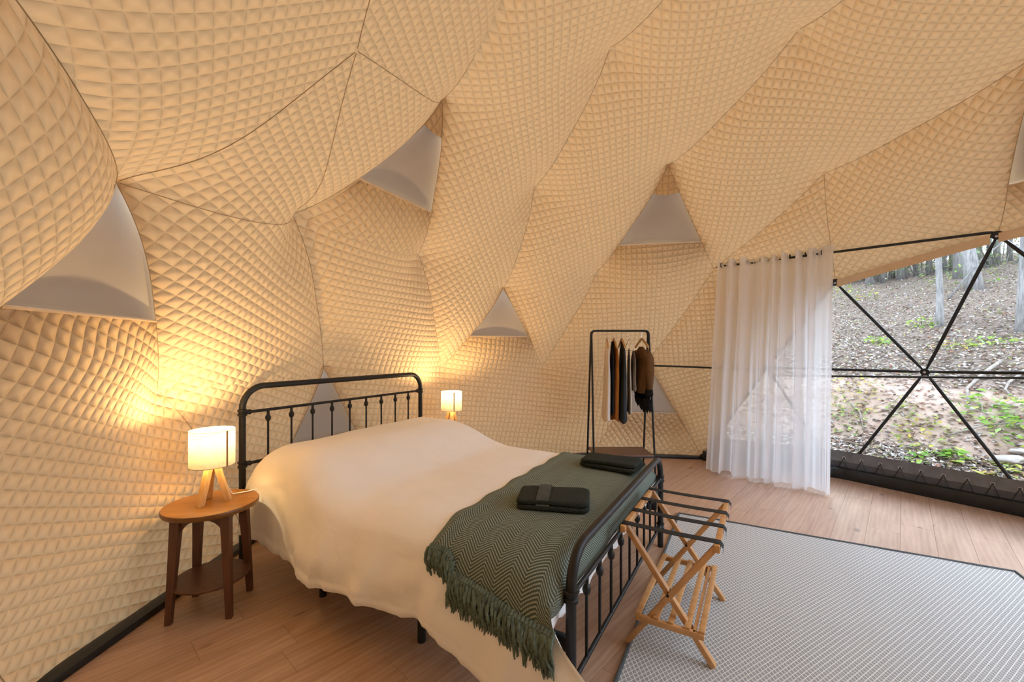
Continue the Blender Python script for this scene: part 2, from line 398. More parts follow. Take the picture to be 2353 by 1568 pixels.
# groups of panels cut from one length of quilting: (root panel first, angle of the quilting to the plumb line)
GROUPS = [
 (50, [('d', 'g', 'j'), ('e', 'd', 'g'), ('e', 'e2', 'd'), ('top', 'e', 'e2'), ('g', 'j', 'k'), ('j', 'k', 'o')]),
 (26, [('e', 'h', 'g'), ('e', 'f', 'h'), ('top', 'e', 'f'), ('g', 'h', 'l'), ('g', 'l', 'k'), ('l', 'k', 'p')]),
 (-9, [('h', 'i', 's'), ('f', 'h', 'i'), ('f', 'i', 'h2'), ('f', 'f2', 'h2'), ('h', 's', 'l'), ('l', 's', 'q'), ('l', 'q', 'p')]),
 (53, [('i', 'x', 't'), ('i', 'h2', 't')]), (20, [('i', 's', 'x')]), (5, [('s', 'q', 'r'), ('s', 'r', 'x')]),
 (0, [('b', 'd', 'e2'), ('b', 'e2', 'd2')]), (64, [('b', 'a', 'a2'), ('b', 'a2', 'd2')]),
 (76, [('a', 'b', 'c'), ('b', 'c', 'd'), ('c', 'd', 'j'), ('a', 'c', 'm'), ('c', 'm', 'n')]), (90, [('c', 'j', 'n'), ('j', 'n', 'o')]),
 (57, [('a', 'a2', 'm0')]), (70, [('m', 'm0', 'fa'), ('a', 'm', 'm0'), ('m', 'fa', 'fm'), ('m', 'n', 'fm')]),
 (83, [('k', 'o', 'p'), ('o', 'p', 'fk'), ('o', 'fn', 'fk'), ('p', 'fk', 'fp'), ('n', 'o', 'fn'), ('q', 'p', 'fp')]),
 (0, [('n', 'fm', 'fn')]), (35, [('q', 'fp', 'fq')]), (20, [('q', 'r', 'fq')]), (30, [('m0', 'fa', 'fa0')])]
UVP = {}
def unfold():
    L3 = lambda i, j: np.linalg.norm(HUB[i]-HUB[j])
    done = set()
    def root(f, ang):
        P = HUB[list(f)]; n = np.cross(P[1]-P[0], P[2]-P[0]); n /= np.linalg.norm(n); cc = P.mean(0)
        if n @ (CEN-cc) < 0: n = -n
        up = np.array([0, 0, 1.]); up -= n*(up@n)
        if np.linalg.norm(up) < .05: up = np.array([0, 1., 0]); up -= n*(up@n)
        up /= np.linalg.norm(up); rt = np.cross(up, n); a = math.radians(ang)
        e1 = rt*math.cos(a)+up*math.sin(a); e2 = -rt*math.sin(a)+up*math.cos(a)
        return {i: np.array([(HUB[i]-CEN)@e1, (HUB[i]-CEN)@e2]) for i in f}
    for ang, lst in GROUPS:
        tris = [tuple(H[x] for x in t) for t in lst]; tris = [t for t in tris if frozenset(t) in FS]
        if not tris: continue
        UVP[frozenset(tris[0])] = root(tris[0], ang); todo = tris[1:]; placed = [tris[0]]
        while todo:
            ok = False
            for t in list(todo):
                for p in placed:
                    sh = [i for i in t if i in p]
                    if len(sh) == 2:
                        a, b = sh; c = [i for i in t if i not in sh][0]; o = [i for i in p if i not in sh][0]; m = UVP[frozenset(p)]
                        A, B = m[a], m[b]; ab = (B-A)/np.linalg.norm(B-A); nn = np.array([-ab[1], ab[0]])
                        x = (L3(a, c)**2-L3(b, c)**2+L3(a, b)**2)/(2*L3(a, b)); y = math.sqrt(max(L3(a, c)**2-x*x, 0))
                        if (m[o]-A)@nn > 0: y = -y
                        UVP[frozenset(t)] = {a: A, b: B, c: A+ab*x+nn*y}; placed.append(t); todo.remove(t); ok = True; break
            if not ok:
                for t in todo: UVP[frozenset(t)] = root(t, ang)
                break
    for f in FACES:
        if frozenset(f) not in UVP: UVP[frozenset(f)] = root(f, 10)
unfold()

# vent openings: hub, the two other corners, how far down the panel the opening reaches, whether a fold of liner hangs at its top
VENTS = {fs('a', 'm', 'm0'): ('a', .58, 0), fs('c', 'd', 'j'): ('d', .64, .17), fs('k', 'o', 'p'): ('k', .58, 0), fs('h', 's', 'l'): ('h', .68, .20),
         fs('n', 'fm', 'fn'): ('n', .52, 0), fs('q', 'fp', 'fq'): ('q', .55, 0), frozenset((H['h2'], H['t'], H['t2'])): ('h2', .66, 0)}

shell = {
 'wall_left': thing('wall_left', CEN, 'quilted cream liner of the left wall behind the near bedside lamp', 'wall', kind='structure'),
 'wall_back': thing('wall_back', CEN, 'quilted cream liner of the back wall behind the bed and clothes rail', 'wall', kind='structure'),
 'wall_right': thing('wall_right', CEN, 'quilted liner beside and above the window on the right', 'wall', kind='structure'),
 'wall_front': thing('wall_front', CEN, 'quilted liner of the wall behind the viewer', 'wall', kind='structure'),
 'ceiling': thing('ceiling', CEN, 'billowing quilted cream liner hung from the dome frame overhead', 'ceiling', kind='structure')}
def side_of(f):
    c = U0[list(f)].mean(0); a = (np.degrees(np.arctan2(c[1], c[0]))-90+180) % 360-180
    if c[2] > .62: return 'ceiling'
    if 34 < a < 110: return 'wall_left'
    if -46 < a <= 34: return 'wall_back'
    if -140 < a <= -46: return 'wall_right'
    return 'wall_front'
def liner(f, t0=0., t1=1., first=None, n=30, name='liner_panel', mat=None, lip=False):
    f = list(f)
    if first is not None: f = [first]+[i for i in f if i != first]
    h, a, b = f; uvm = UVP[frozenset(f)]
    T = np.linspace(t0, t1, max(4, int(n*(t1-t0))+1)); S = np.linspace(0, 1, n+1)
    tt, ss_ = np.meshgrid(T, S, indexing='ij'); tt = tt.ravel(); ss_ = ss_.ravel()
    w = np.stack([1-tt, tt*(1-ss_), tt*ss_], 1); Dn = w @ DIR[[h, a, b]]
    P = surf(Dn)-CEN; Nn = surf_n(Dn)
    if lip:
        c0 = surf(((1-t0)*DIR[h]+t0*DIR[a])[None])[0]-CEN; c1 = surf(((1-t0)*DIR[h]+t0*DIR[b])[None])[0]-CEN
        e0 = surf((1-t0)*DIR[h]+t0*(DIR[a]*(1-ss_[:, None])+DIR[b]*ss_[:, None]))-CEN
        P = P+(c0*(1-ss_[:, None])+c1*ss_[:, None]-e0)*(np.exp(-((tt-t0)/.16)**2)*(1-((tt-t0)/max(1-t0, 1e-6))**2))[:, None]
    uv = w @ np.stack([uvm[h], uvm[a], uvm[b]])
    nr, nc = len(T), n+1
    F = [(i*nc+j, i*nc+j+1, (i+1)*nc+j+1, (i+1)*nc+j) for i in range(nr-1) for j in range(nc-1)]
    if t0 == 0:
        F = [q if q[0] >= nc else (q[0], q[2], q[3]) for q in F]
    q = F[len(F)//2]; gn = np.cross(P[q[1]]-P[q[0]], P[q[2]]-P[q[0]])
    if gn @ Nn[q[0]] < 0: F = [tuple(reversed(x)) for x in F]
    m = MB(); m.v = [tuple(p) for p in P]; m.f = F
    o = m.build(name, mat or m_quilt, shell[side_of(f)], smooth=True, uvs=uv)
    o.data.normals_split_custom_set_from_vertices([tuple(x) for x in Nn])
    return o
for f in FACES:
    k = frozenset(f)
    if k in CLS: continue
    if k in VENTS:
        hn, t, fl = VENTS[k]; h = H[hn]
        liner(f, t, 1, h, lip=True)
        others = [i for i in f if i != h]
        # the plain cover closing the opening, stretched straight between the two side seams and set back a little
        m = MB(); G = []
        eh = surf(np.stack([.5*DIR[h]+.5*DIR[others[0]], .5*DIR[h]+.5*DIR[others[1]]])); dr = (eh[1]-eh[0])/np.linalg.norm(eh[1]-eh[0])
        for tt in np.linspace(-.04, min(1, t+.12), 18):
            e = surf(np.stack([(1-tt)*DIR[h]+tt*DIR[others[0]], (1-tt)*DIR[h]+tt*DIR[others[1]]]))-CEN
            if tt < 0: e = np.stack([(e[0]+e[1])/2]*2)
            e = e*(1.006+.05*float(ss(t+.015, t+.12, tt))); ln = np.linalg.norm(e[1]-e[0])+.13; md = (e[0]+e[1])/2
            G.append([md+dr*ln*(q-.5)+md*.022*math.sin(PI*q)*max(0, min(1, tt*2)) for q in np.linspace(0, 1, 18)])
        m.grid(G); m.build('vent_cover', m_plain, shell[side_of(f)], smooth=True)
        # folded hem along the lower lip of the opening
        Pp = [(surf(((1-t)*DIR[h]+t*DIR[others[0]])[None])[0]-CEN)*(1-s)+(surf(((1-t)*DIR[h]+t*DIR[others[1]])[None])[0]-CEN)*s for s in np.linspace(0, 1, 5)]
        MB().tube(Pp, .007, 6).build('hem', m_hem, shell[side_of(f)])
        if fl: liner(f, 0, fl, h, 12, 'liner_fold')
    else: liner(f)

for a, b in SEAMS+[('b', 'c'), ('a', 'c'), ('m', 'fm'), ('fa', 'm0'), ('q', 'fq')]:
    if frozenset((a, b)) in {frozenset(x) for x in (('a', 'm0'), ('h', 's'), ('n', 'fn'), ('n', 'fm'))}: pass
    P = surf(np.stack([(1-q)*DIR[H[a]]+q*DIR[H[b]] for q in np.linspace(0.01, .99, 33)]))-CEN
    c = (U0[H[a]]+U0[H[b]])/2; z2 = c[2]/np.linalg.norm(c)
    MB().tube(P*.9995, .0017, 5).build('seam', m_seamline, shell['ceiling' if z2 > .62 else 'wall_left' if side_of((H[a], H[b], H[b])) == 'wall_left' else 'wall_right' if side_of((H[a], H[b], H[b])) == 'wall_right' else 'wall_back'])

# ---------------------------------------------------------------- floor of planks
floor = thing('floor', (0, 0, 0), 'warm oak-look plank floor of the dome', 'floor', kind='structure')
ring = sorted([i for i in range(61) if _z[i] < -.1], key=lambda i: math.atan2(DIR[i][1], DIR[i][0]))
FP = [(HUB[i][0]*1.003-CEN[0]*.003, HUB[i][1]*1.003-CEN[1]*.003) for i in ring]
def clip(poly, cp):
    out = poly
    for i in range(len(cp)):
        a, b = cp[i], cp[(i+1) % len(cp)]; inp, out = out, []
        if not inp: break
        side = lambda p: (b[0]-a[0])*(p[1]-a[1])-(b[1]-a[1])*(p[0]-a[0])
        for k in range(len(inp)):
            p, q = inp[k-1], inp[k]; sp, sq = side(p), side(q)
            if (sp >= 0) != (sq >= 0):
                t = sp/(sp-sq); out.append((p[0]+t*(q[0]-p[0]), p[1]+t*(q[1]-p[1])))
            if sq >= 0: out.append(q)
    return out
pa = math.radians(47.5); pd = (math.cos(pa), math.sin(pa)); pn = (-pd[1], pd[0]); PW, PL, GAP = .182, 1.22, .0005
for r_ in range(-22, 23):
    off = random.random()*PL
    for c in range(-5, 5):
        x0 = c*PL+off; y0 = r_*PW
        loc = lambda x, y: (CEN[0]+pd[0]*x+pn[0]*y, CEN[1]+pd[1]*x+pn[1]*y)
        poly = clip([loc(x0+GAP, y0+GAP), loc(x0+PL-GAP, y0+GAP), loc(x0+PL-GAP, y0+PW-GAP), loc(x0+GAP, y0+PW-GAP)], FP)
        if len(poly) < 3: continue
        cx = sum(p[0] for p in poly)/len(poly); cy = sum(p[1] for p in poly)/len(poly)
        m = MB(); n = len(poly); ca, sa = math.cos(-pa), math.sin(-pa)
        q = [((p[0]-cx)*ca-(p[1]-cy)*sa, (p[0]-cx)*sa+(p[1]-cy)*ca) for p in poly]
        k = .9996
        m.add([(x, y, -.02) for x, y in q]+[(x, y, -.001) for x, y in q]+[(x*k, y*(k-.0012), 0) for x, y in q],
              [tuple(range(n-1, -1, -1)), tuple(range(2*n, 3*n))]+[(i, (i+1) % n, n+(i+1) % n, n+i) for i in range(n)]+[(n+i, n+(i+1) % n, 2*n+(i+1) % n, 2*n+i) for i in range(n)])
        o = m.build('plank', m_floor, floor, smooth=False, loc=(cx, cy, 0)); o.rotation_euler = (0, 0, pa)
sub = MB(); sub.add([(x, y, -.05) for x, y in FP]+[(x, y, -.021) for x, y in FP], [tuple(range(len(FP)-1, -1, -1)), tuple(range(len(FP), 2*len(FP)))])
sub.build('subfloor', m_flap, floor, smooth=False)

# ---------------------------------------------------------------- base rail, window skirt with eyelets and lacing
rail = thing('trim_1', (0, 0, 0), 'black base rail of the dome running along the floor edge', 'base rail', kind='structure')
for i in range(len(ring)):
    a, b = HUB[ring[i]].copy(), HUB[ring[(i+1) % len(ring)]].copy(); a[2] = b[2] = .03
    sc = .985
    wn = any({ring[i], ring[(i+1) % len(ring)]} == {H[p], H[q]} for p, q in (('fx', 'fu'), ('fu', 'fv'), ('fv', 'fw'), ('fq', 'fx')))
    hh = .11 if wn else .036; a[2] = b[2] = hh/2
    if not wn: sc = 1.0
    for p in (a, b): p[:2] = CEN[:2]+(p[:2]-CEN[:2])*sc
    MB().bar(a, b, .075, hh, bev=.006).build('base_rail', m_strut, rail)
    d = (b-a)/np.linalg.norm(b-a)
    if wn: MB().box((a[0], a[1], .05), (.10, .09, .10), math.atan2(a[1]-CEN[1], a[0]-CEN[0]), .012).build('corner_bracket', m_strut, rail)
skirt = thing('trim_2', (0, 0, 0), 'black laced vinyl skirt with steel eyelets under the window', 'skirting', kind='structure')
SK = [('fq', 'fx'), ('fx', 'fu'), ('fu', 'fv'), ('fv', 'fw')]
for a, b in SK:
    A = HUB[H[a]].copy(); B = HUB[H[b]].copy(); A[2] = B[2] = 0
    mid = (A+B)/2; inn = CEN-mid; inn[2] = 0; inn /= np.linalg.norm(inn); dv = (B-A); L = np.linalg.norm(dv); dv /= L
    NX = 40; ua = .07 if a == 'fq' else -.01
    def sk(u, w, off):      # u along, w up 0..1; bulges a little
        z = .06+.21*w; bulge = .012*math.sin(PI*min(w*1.3, 1))+.003*math.sin(u*19)*(1-w)
        return A+dv*(u*L)+inn*(off+bulge-.02*w)+np.array([0, 0, z])
    back = MB().grid([[sk(u, w, .02) for w in np.linspace(0, 1.0, 7)] for u in np.linspace(ua, 1.01, NX)]); back.build('skirt_panel', m_vinyl, skirt, smooth=True)
    MB().grid([[sk(u, w, .026) for w in (.52, .6, .75, .9, 1.0)] for u in np.linspace(ua, 1.01, NX)]).build('skirt_flap', m_flap, skirt, smooth=True)
    K = 9; pts = []
    for k in range(1 if a == 'fq' else 0, K):
        u = (k+.35)/K; p = sk(u, .70, .031)
        q1 = sk(u-.42/K, .02, .05); q2 = sk(u+.42/K, .02, .05)
        pts += [q1, p+inn*.004, q2]
        C = p+inn*.004; rim = [C+(dv*math.cos(t)+np.array([0, 0, 1])*math.sin(t))*.013 for t in np.linspace(0, 2*PI, 13)[:-1]]
        e = MB().tube(rim, .0035, 6, closed=True).build('eyelet', m_steel, skirt)
        MB().tube([q1, p+inn*.006], .0028, 5).build('lacing', m_strut, skirt)
        MB().tube([p+inn*.006, q2], .0028, 5).build('lacing', m_strut, skirt)
    MB().tube([sk(-.0, .0, .05), sk(1, .0, .05)], .012, 8).build('lacing_rail', m_strut, skirt)

# ---------------------------------------------------------------- window: clear panes in the dome frame, with the added unseen ones
win = thing('window_1', (0, 0, 0), 'clear triangular panes in a black strut frame facing the woods', 'window', kind='structure')
for f in CLEAR:
    P = [HUB[i] for i in f]; c = sum(P)/3; n = (c-CEN)/np.linalg.norm(c-CEN)
    Q = [c+(p-c)*1.0+n*.022 for p in P]
    m = MB().add(list(Q)+[q+n*.002 for q in Q], [(0, 1, 2), (5, 4, 3), (0, 3, 4, 1), (1, 4, 5, 2), (2, 5, 3, 0)]); m.build('pane', m_clear, win, smooth=False)
ed = set()
for f in CLEAR:
    for i in range(3): ed.add(tuple(sorted((f[i], f[(i+1) % 3]))))
ed |= {tuple(sorted((H['q'], H['r']))), tuple(sorted((H['r'], H['x']))) if False else tuple(sorted((H['r'], H['fq'])))}
hubs_used = set()
for a, b in sorted(ed):
    A, B = HUB[a], HUB[b]
    if _z[a] < -.1 and _z[b] < -.1: continue
    L = np.linalg.norm(B-A); d = (B-A)/L; hubs_used |= {a, b}
    if {a, b} == {H['q'], H['r']}:                # this strut runs in front of the liner
        inn = CEN-(A+B)/2; inn /= np.linalg.norm(inn); A = A+inn*.20; B = B+inn*.12
        MB().tube([A, B], .011, 10).build('strut', m_strut, win); continue
    rr = [.006, .009, .0135, .0135, .009, .006]; tt = [0, .05, .13, L-.13, L-.05, L]
    MB().tube([A+d*t for t in tt], rr, 10).build('strut', m_strut, win)
for i in sorted(hubs_used):
    n = (CEN-HUB[i])/np.linalg.norm(CEN-HUB[i]); x = np.cross(n, [0, 0, 1.]); x /= np.linalg.norm(x); y = np.cross(n, x)
    Mx = Matrix([list(x)+[0], list(y)+[0], list(n)+[0], [0, 0, 0, 1]]).transposed(); 
    m = MB()
    T = Matrix.Translation(HUB[i]) @ Matrix((x, y, n)).transposed().to_4x4()
    b = MB().lathe([(.034, -.012), (.034, .012), (.030, .016)], n=18); m.add([T @ Vector(v) for v in b.v], b.f)
    h = m.build('hub_plate', m_strut, win)
    b = MB().lathe([(.010, .014), (.010, .024), (.006, .026)], n=8); MB().add([T @ Vector(v) for v in b.v], b.f).build('bolt', m_steel, h)
# lower inner cable rail across the window, and the rail the curtain hangs on
S3, T3 = HUB[H['s']].copy(), HUB[H['t']].copy(); V3 = HUB[H['v']]; R3 = HUB[H['r']]
inn = CEN-(R3+V3)/2; inn[2] = 0; inn /= np.linalg.norm(inn)
m = MB().tube([R3+np.array([0, 0, -.09])+inn*.03, V3+np.array([0, 0, -.03])+inn*.03], .0095, 10); tag(m.build('cross_rail', m_strut), 'thin black horizontal rail just below the window hub', 'rail')
# hem of the liner where it stops at the window
for a, b in (('x', 't'), ('r', 'x'), ('t', 't2'), ('fq', 'r')):
    P0 = np.array([surf(((1-s)*DIR[H[a]]+s*DIR[H[b]])[None])[0]-CEN for s in np.linspace(0.02, .98, 25)])
    if a != 'r' and b != 'r': MB().grid([[p*.978+np.array([0, 0, dz]) for dz in (.035, .0, -.034)] for p in P0]).build('hem_fold', m_hem, shell['wall_right'], smooth=True)
    P = [surf(((1-s)*DIR[H[a]]+s*DIR[H[b]])[None])[0]-CEN for s in np.linspace(0, 1, 25)]
    MB().tube(P, .009, 6).build('hem', m_hem, shell['wall_right'])

# ---------------------------------------------------------------- curtain on its rail
S3[2] = T3[2] = 2.22; dS = (T3-S3)/np.linalg.norm(T3-S3)
rod = MB().tube([S3+dS*.02, T3+dS*.65], .0115, 12).build('curtain_rail', m_strut); tag(rod, 'straight black rail the sheer curtain hangs from, above the window', 'curtain rail')
cur = thing('curtain', (2.4, 4.2, 0), 'white sheer eyelet curtain hanging to the floor beside the window', 'curtain')
off0 = np.array([2.4, 4.2, 0])
tA = np.array([2.235, 4.60]); tB = np.array([2.965, 3.905]); bA = np.array([2.085, 4.54]); bB = np.array([2.885, 3.815])
NU, NV, NF = 240, 46, 8.5
perp = np.array([-.69, -.72]); G = []; UVc = []
rs = np.random.default_rng(3); phs = rs.uniform(0, 6.28, 6)
for j in range(NV):
    v = j/(NV-1); row = []
    for i in range(NU):
        u = i/(NU-1)
        uu = u+.010*math.sin(2*PI*u*3+phs[0])*v+.006*math.sin(2*PI*u*7.3+phs[1]+v)
        base = (tA*(1-v)+bA*v)*(1-uu)+(tB*(1-v)+bB*v)*uu
        amp = .055*(1-.25*v)
        ph_ = 2*PI*NF*(u+.030*math.sin(2*PI*u*1.4+.8)+.014*math.sin(2*PI*u*3.3+2))
        w = math.sin(ph_)*amp*(1+.4*math.sin(2*PI*u*2.1+phs[2]))+v*.024*math.sin(2*PI*u*13+phs[3])+v*.012*math.sin(2*PI*u*23+phs[4])
        lat = .020*math.cos(ph_*1.0+.6)*v
        p = base+perp*w+np.array([.69, -.66])*lat
        zt = 2.275+.006*math.sin(ph_*2); zb = .012+.035*(.5+.5*math.sin(2*PI*u*4.3+phs[5]))*(1-u*.6)
        row.append((p[0]-off0[0], p[1]-off0[1], zt*(1-v)+zb*v)); UVc.append((u, 1-v))
    G.append(row)
MB().grid(G).build('fabric', m_sheer, cur, smooth=True, uvs=UVc)
for k in range(16):
    u = (k+.5)/16; base = tA*(1-u)+tB*u-off0[:2]; C = np.array([base[0], base[1], 2.222]); e2 = np.array([0, 0, 1.]); e1 = np.array([-.69, -.72, 0])
    MB().tube([C+(e1*math.cos(t)+e2*math.sin(t))*.021 for t in np.linspace(0, 2*PI, 15)[:-1]], .004, 6, closed=True).build('eyelet', m_steel if k % 2 else m_black, cur)

# ---------------------------------------------------------------- rug
rz = math.radians(-28.4); rug = thing('rug', (1.33, 3.38, 0), 'large pale grey lattice-weave rug at the foot of the bed', 'rug', rz)
RW, RL = 1.86, 2.9; G = []; UV = []
for i in range(60):
    row = []
    for j in range(60):
        x = RW*i/59; y = -RL*j/59
        if j < 8 and i > 55: x -= .012*(8-j)/8
        z = .010+.004*noise.noise(Vector((x*1.7, y*1.7, 3)))+.003*noise.noise(Vector((x*5, y*1.2, 8)))
        row.append((x, y, z)); UV.append((x, y))
    G.append(row)
MB().grid(G).build('woven_field', m_rug, rug, smooth=True, uvs=UV)
def edge(P): return MB().tube(P, .0085, 6)
edge([(RW*i/40, .004, .010+.003*noise.noise(Vector((RW*i/40*1.7, 0, 3)))) for i in range(41)]).build('binding', m_rugedge, rug)
edge([(0, -RL*i/40, .009) for i in range(41)]).build('binding', m_rugedge, rug)
edge([(RW, -RL*i/40, .009) for i in range(41)]).build('binding', m_rugedge, rug)
edge([(RW*i/40, -RL, .009) for i in range(41)]).build('binding', m_rugedge, rug)

# ---------------------------------------------------------------- bed
BX, BY, BA = -1.632, 2.568, math.radians(-30.26); W, L = 1.56, 2.13
bed = thing('bed', (BX, BY, 0), 'black iron bed frame with spindled headboard and footboard', 'bed', BA)
def arch(x, zt, r, r_bend):
    P = [(x, 0, 0), (x, 0, zt-r_bend)]
    for k in range(1, 9):
        a = PI/2*k/9; P.append((x, r_bend-r_bend*math.cos(a), zt-r_bend+r_bend*math.sin(a)))
    P.append((x, r_bend, zt)); P.append((x, W-r_bend, zt))
    for k in range(1, 9):
        a = PI/2*k/9; P.append((x, W-r_bend+r_bend*math.sin(a), zt-r_bend+r_bend*math.cos(a)))
    P += [(x, W, zt-r_bend), (x, W, 0)]
    return MB().tube(P, r, 14)
def iron_end(name, x, zt, zm, zl, rp):
    fr = arch(x, zt, rp, .13).build(name, m_black, bed)
    for z in (zm, zl):
        MB().tube([(x, 0, z), (x, W, z)], .0095, 10).build('rail', m_black, bed)
        for y, sg in ((0, 1), (W, -1)):
            c = MB().lathe([(rp, -.022), (rp+.007, -.018), (rp+.007, -.008), (rp+.002, -.004), (rp+.002, .004), (rp+.007, .008), (rp+.007, .018), (rp, .022)], (x, y, z), 16)
            c.tube([(x, y+sg*rp*.8, z), (x, y+sg*(rp+.018), z), (x, y+sg*(rp+.022), z), (x, y+sg*(rp+.034), z)], [.014, .014, .017, .012], 10)
            c.build('collar', m_black, fr)
    for k in range(9):
        y = W*(k+1)/10
        s = MB().lathe([(.0065, zl), (.0065, zm)], (x, y, 0), 10).build('spindle', m_black, bed)
        MB().lathe([(.0075, zm-.072), (.012, zm-.068), (.0165, zm-.056), (.0165, zm-.046), (.012, zm-.036), (.0085, zm-.032), (.0085, zm-.004)], (x, y, 0), 12).build('knob', m_black, s)
iron_end('headboard_frame', 0, 1.093, .938, .624, .019)
iron_end('footboard_frame', L, .605, .455, .14, .019)
for y in (.02, W-.02): MB().box((L/2, y, .27), (L-.04, .03, .05), 0, .004).build('side_rail', m_black, bed)
for x in (.68, 1.38):
    MB().box((x, W/2, .265), (.04, W-.08, .03), 0, .003).build('cross_bar', m_black, bed)
    for y in (.06, W/2, W-.06): MB().tube([(x, y, 0), (x, y, .26)], .019, 12).build('leg', m_black, bed)
mb = MB().box((L/2+.005, W/2, .42), (L-.13, W-.1, .26), 0, .05); mat_o = mb.build('mattress', m_mattress, bed)

# duvet: a cloth over the mattress and the pillow lump, hanging down both sides and the foot
Y1 = W+.05
def Y0f(x): return -.075+.062*(1-float(ss(.35, .85, x)))
def ztop(x): return .568+.165*float(ss(.0, .16, x)*(1-ss(.42, 1.0, x)))
def wob(x, y, k=0): return .010*noise.noise(Vector((x*2.2, y*2.2, 1.3+k)))+.006*noise.noise(Vector((x*5+y*2, y*5, 5.1+k)))
def hem_z(x): return .208+.016*math.sin(x*5.1+1)+.006*math.sin(x*13)-.125*float(ss(1.55, 2.10, x))
def duv(x, s, off=0.):
    """s: -1..0 left side (hem to edge), 0..1 the top, 1..2 the right side"""
    zt = ztop(x)
    if 0 <= s <= 1:
        Y0 = Y0f(x); y = Y0+s*(Y1-Y0); d = min(y-Y0, Y1-y); rr = .24; z = zt
        if d < rr: z -= (.115+.3*(zt-.568))*(1-math.sqrt(max(0, 1-((rr-d)/rr)**2)))
        endx = 2.085-x
        if endx < .10: z -= .05*(1-math.sqrt(max(0, 1-((.10-max(endx, 0))/.10)**2)))
        z += wob(x, y)
        z -= .012*float(ss(1.2, 1.6, x))*math.sin(PI*s)*0
        return np.array([x, y, z+off])
    v = -s if s < 0 else s-1; sg = -1 if s < 0 else 1; ye = Y0f(x) if s < 0 else Y1
    ze = zt-(.115+.3*(zt-.568))+wob(x, ye); zh = hem_z(x if s < 0 else .8) if s < 0 else .25
    fold = (.5+.5*float(ss(.5, 1.6, x)))*(.014*math.sin(x*17+1.5*math.sin(x*3))+.007*math.sin(x*31+2)+.014*math.sin(x*7.5))*float(ss(.15, 1, v))
    fold += .010*noise.noise(Vector((x*6, v*3, 9)))
    rd = lambda q: max(0., 1-abs(((q+.5) % 1)-.5)*7)**1.5
    fold += (.016*rd(x*2.9+.22*v+.3)+.011*rd(x*4.3-.25*v+.1)+.009*rd(x*6.7+.3*v))*float(ss(.05, .5, v))
    fold += .006*float(ss(.86, .88, v))*(1-float(ss(.97, 1., v)))
    bul = (.035*math.sin(PI*min(1, v*1.0)*.8)+.03*v)*(.35+.65*float(ss(.35, .85, x)))
    fx = (.20 if s < 0 else 0)*float(ss(1.85, 2.09, x))*float(ss(.05, .7, v)) - .05*float(1-ss(.06, .3, x))*0
    return np.array([x+fx, ye+sg*(bul+fold+off), ze+(zh-ze)*v])
Xs = np.concatenate([np.linspace(.045, 1.9, 76), np.linspace(1.91, 2.085, 16)])
Ss = np.concatenate([np.linspace(-1, 0, 26)[:-1], np.linspace(0, .14, 12)[:-1], np.linspace(.14, .86, 34), np.linspace(.86, 1, 12)[1:], np.linspace(1, 2, 14)[1:]])
mb = MB().grid([[duv(x, s) for s in Ss] for x in Xs])
G = []                       # foot end drop
for v in np.linspace(0, 1, 12):
    row = []
    for s in np.linspace(.0, 1, 60):
        p = duv(2.085, s); zb = .345+.012*math.sin(s*22)+.01*math.sin(s*51)
        row.append((2.083+.004*math.sin(PI*min(1, v*2))+.003*math.sin(s*70)*v, p[1], p[2]+(zb-p[2])*v))
    G.append(row)
mb.grid(G)
Ecol = [duv(2.085, -v) for v in np.linspace(0, 1, 12)]; Fcol = [np.array(q[0]) for q in G]     # cloth gathered round the near foot corner
mb.grid([[e*(1-t)+f_*t+np.array([.012*math.sin(PI*t)*k/11, -.012*math.sin(PI*t*2)*k/11, -.05*math.sin(PI*t)*k/11]) for t in np.linspace(0, 1, 9)] for k, (e, f_) in enumerate(zip(Ecol, Fcol))])
duvet = mb.build('duvet', m_duvet, None, smooth=True, loc=(BX, BY, 0)); duvet.rotation_euler = (0, 0, BA)
tag(duvet, 'plain white duvet spread over the bed and its pillows', 'duvet')

# throw with fringed ends
thr = thing('throw_blanket', (BX, BY, 0), 'green herringbone knit throw with tasselled ends across the foot of the bed', 'blanket', BA)
def xa(s): return 1.53-.07*max(0, min(1, s))     # back edge of the throw
def s0(x): return .012-.20*float(ss(1.6, 2.09, x))
NX_, NS_ = 40, 120; G = []; UV = []
for i in range(NX_):
    row = []
    for j in range(NS_):
        q = j/(NS_-1); f = i/(NX_-1); x = xa(q)+(2.092-xa(q))*f; x += .008*math.sin(q*40)*(1-f)
        s = s0(x)+(1.03-s0(x))*q; p = duv(min(x, 2.085), s, .012+.006*math.sin(PI*min(1, 8*f))); p[0] = x if s >= 0 else p[0]
        row.append(tuple(p))
    G.append(row); ac = np.concatenate([[0], np.cumsum(np.linalg.norm(np.diff(np.array(row), axis=0), axis=1))]); ac += 1.75-ac[-1]; UV += [(a_, xa(j/(NS_-1))+(2.092-xa(j/(NS_-1)))*f) for j, a_ in enumerate(ac)]
n0 = NX_*NS_
mb = MB().grid(G)
last = G[-1]; G2 = []
for i, v in enumerate(np.linspace(0, 1, 10)):
    row = []
    for j in range(NS_):
        p = last[j]; q = j/(NS_-1); zb = .435-.03*math.exp(-q*6)+.008*math.sin(q*30)
        row.append((p[0]+.013*min(1, v*3), p[1], p[2]+(min(zb, p[2])-p[2])*v)); UV.append((ac[j], 2.092+v*.14))
    G2.append(row)
mb.grid(G2); mb.build('knit_cloth', m_throw, thr, smooth=True, uvs=UV)
rt = random.Random(5)
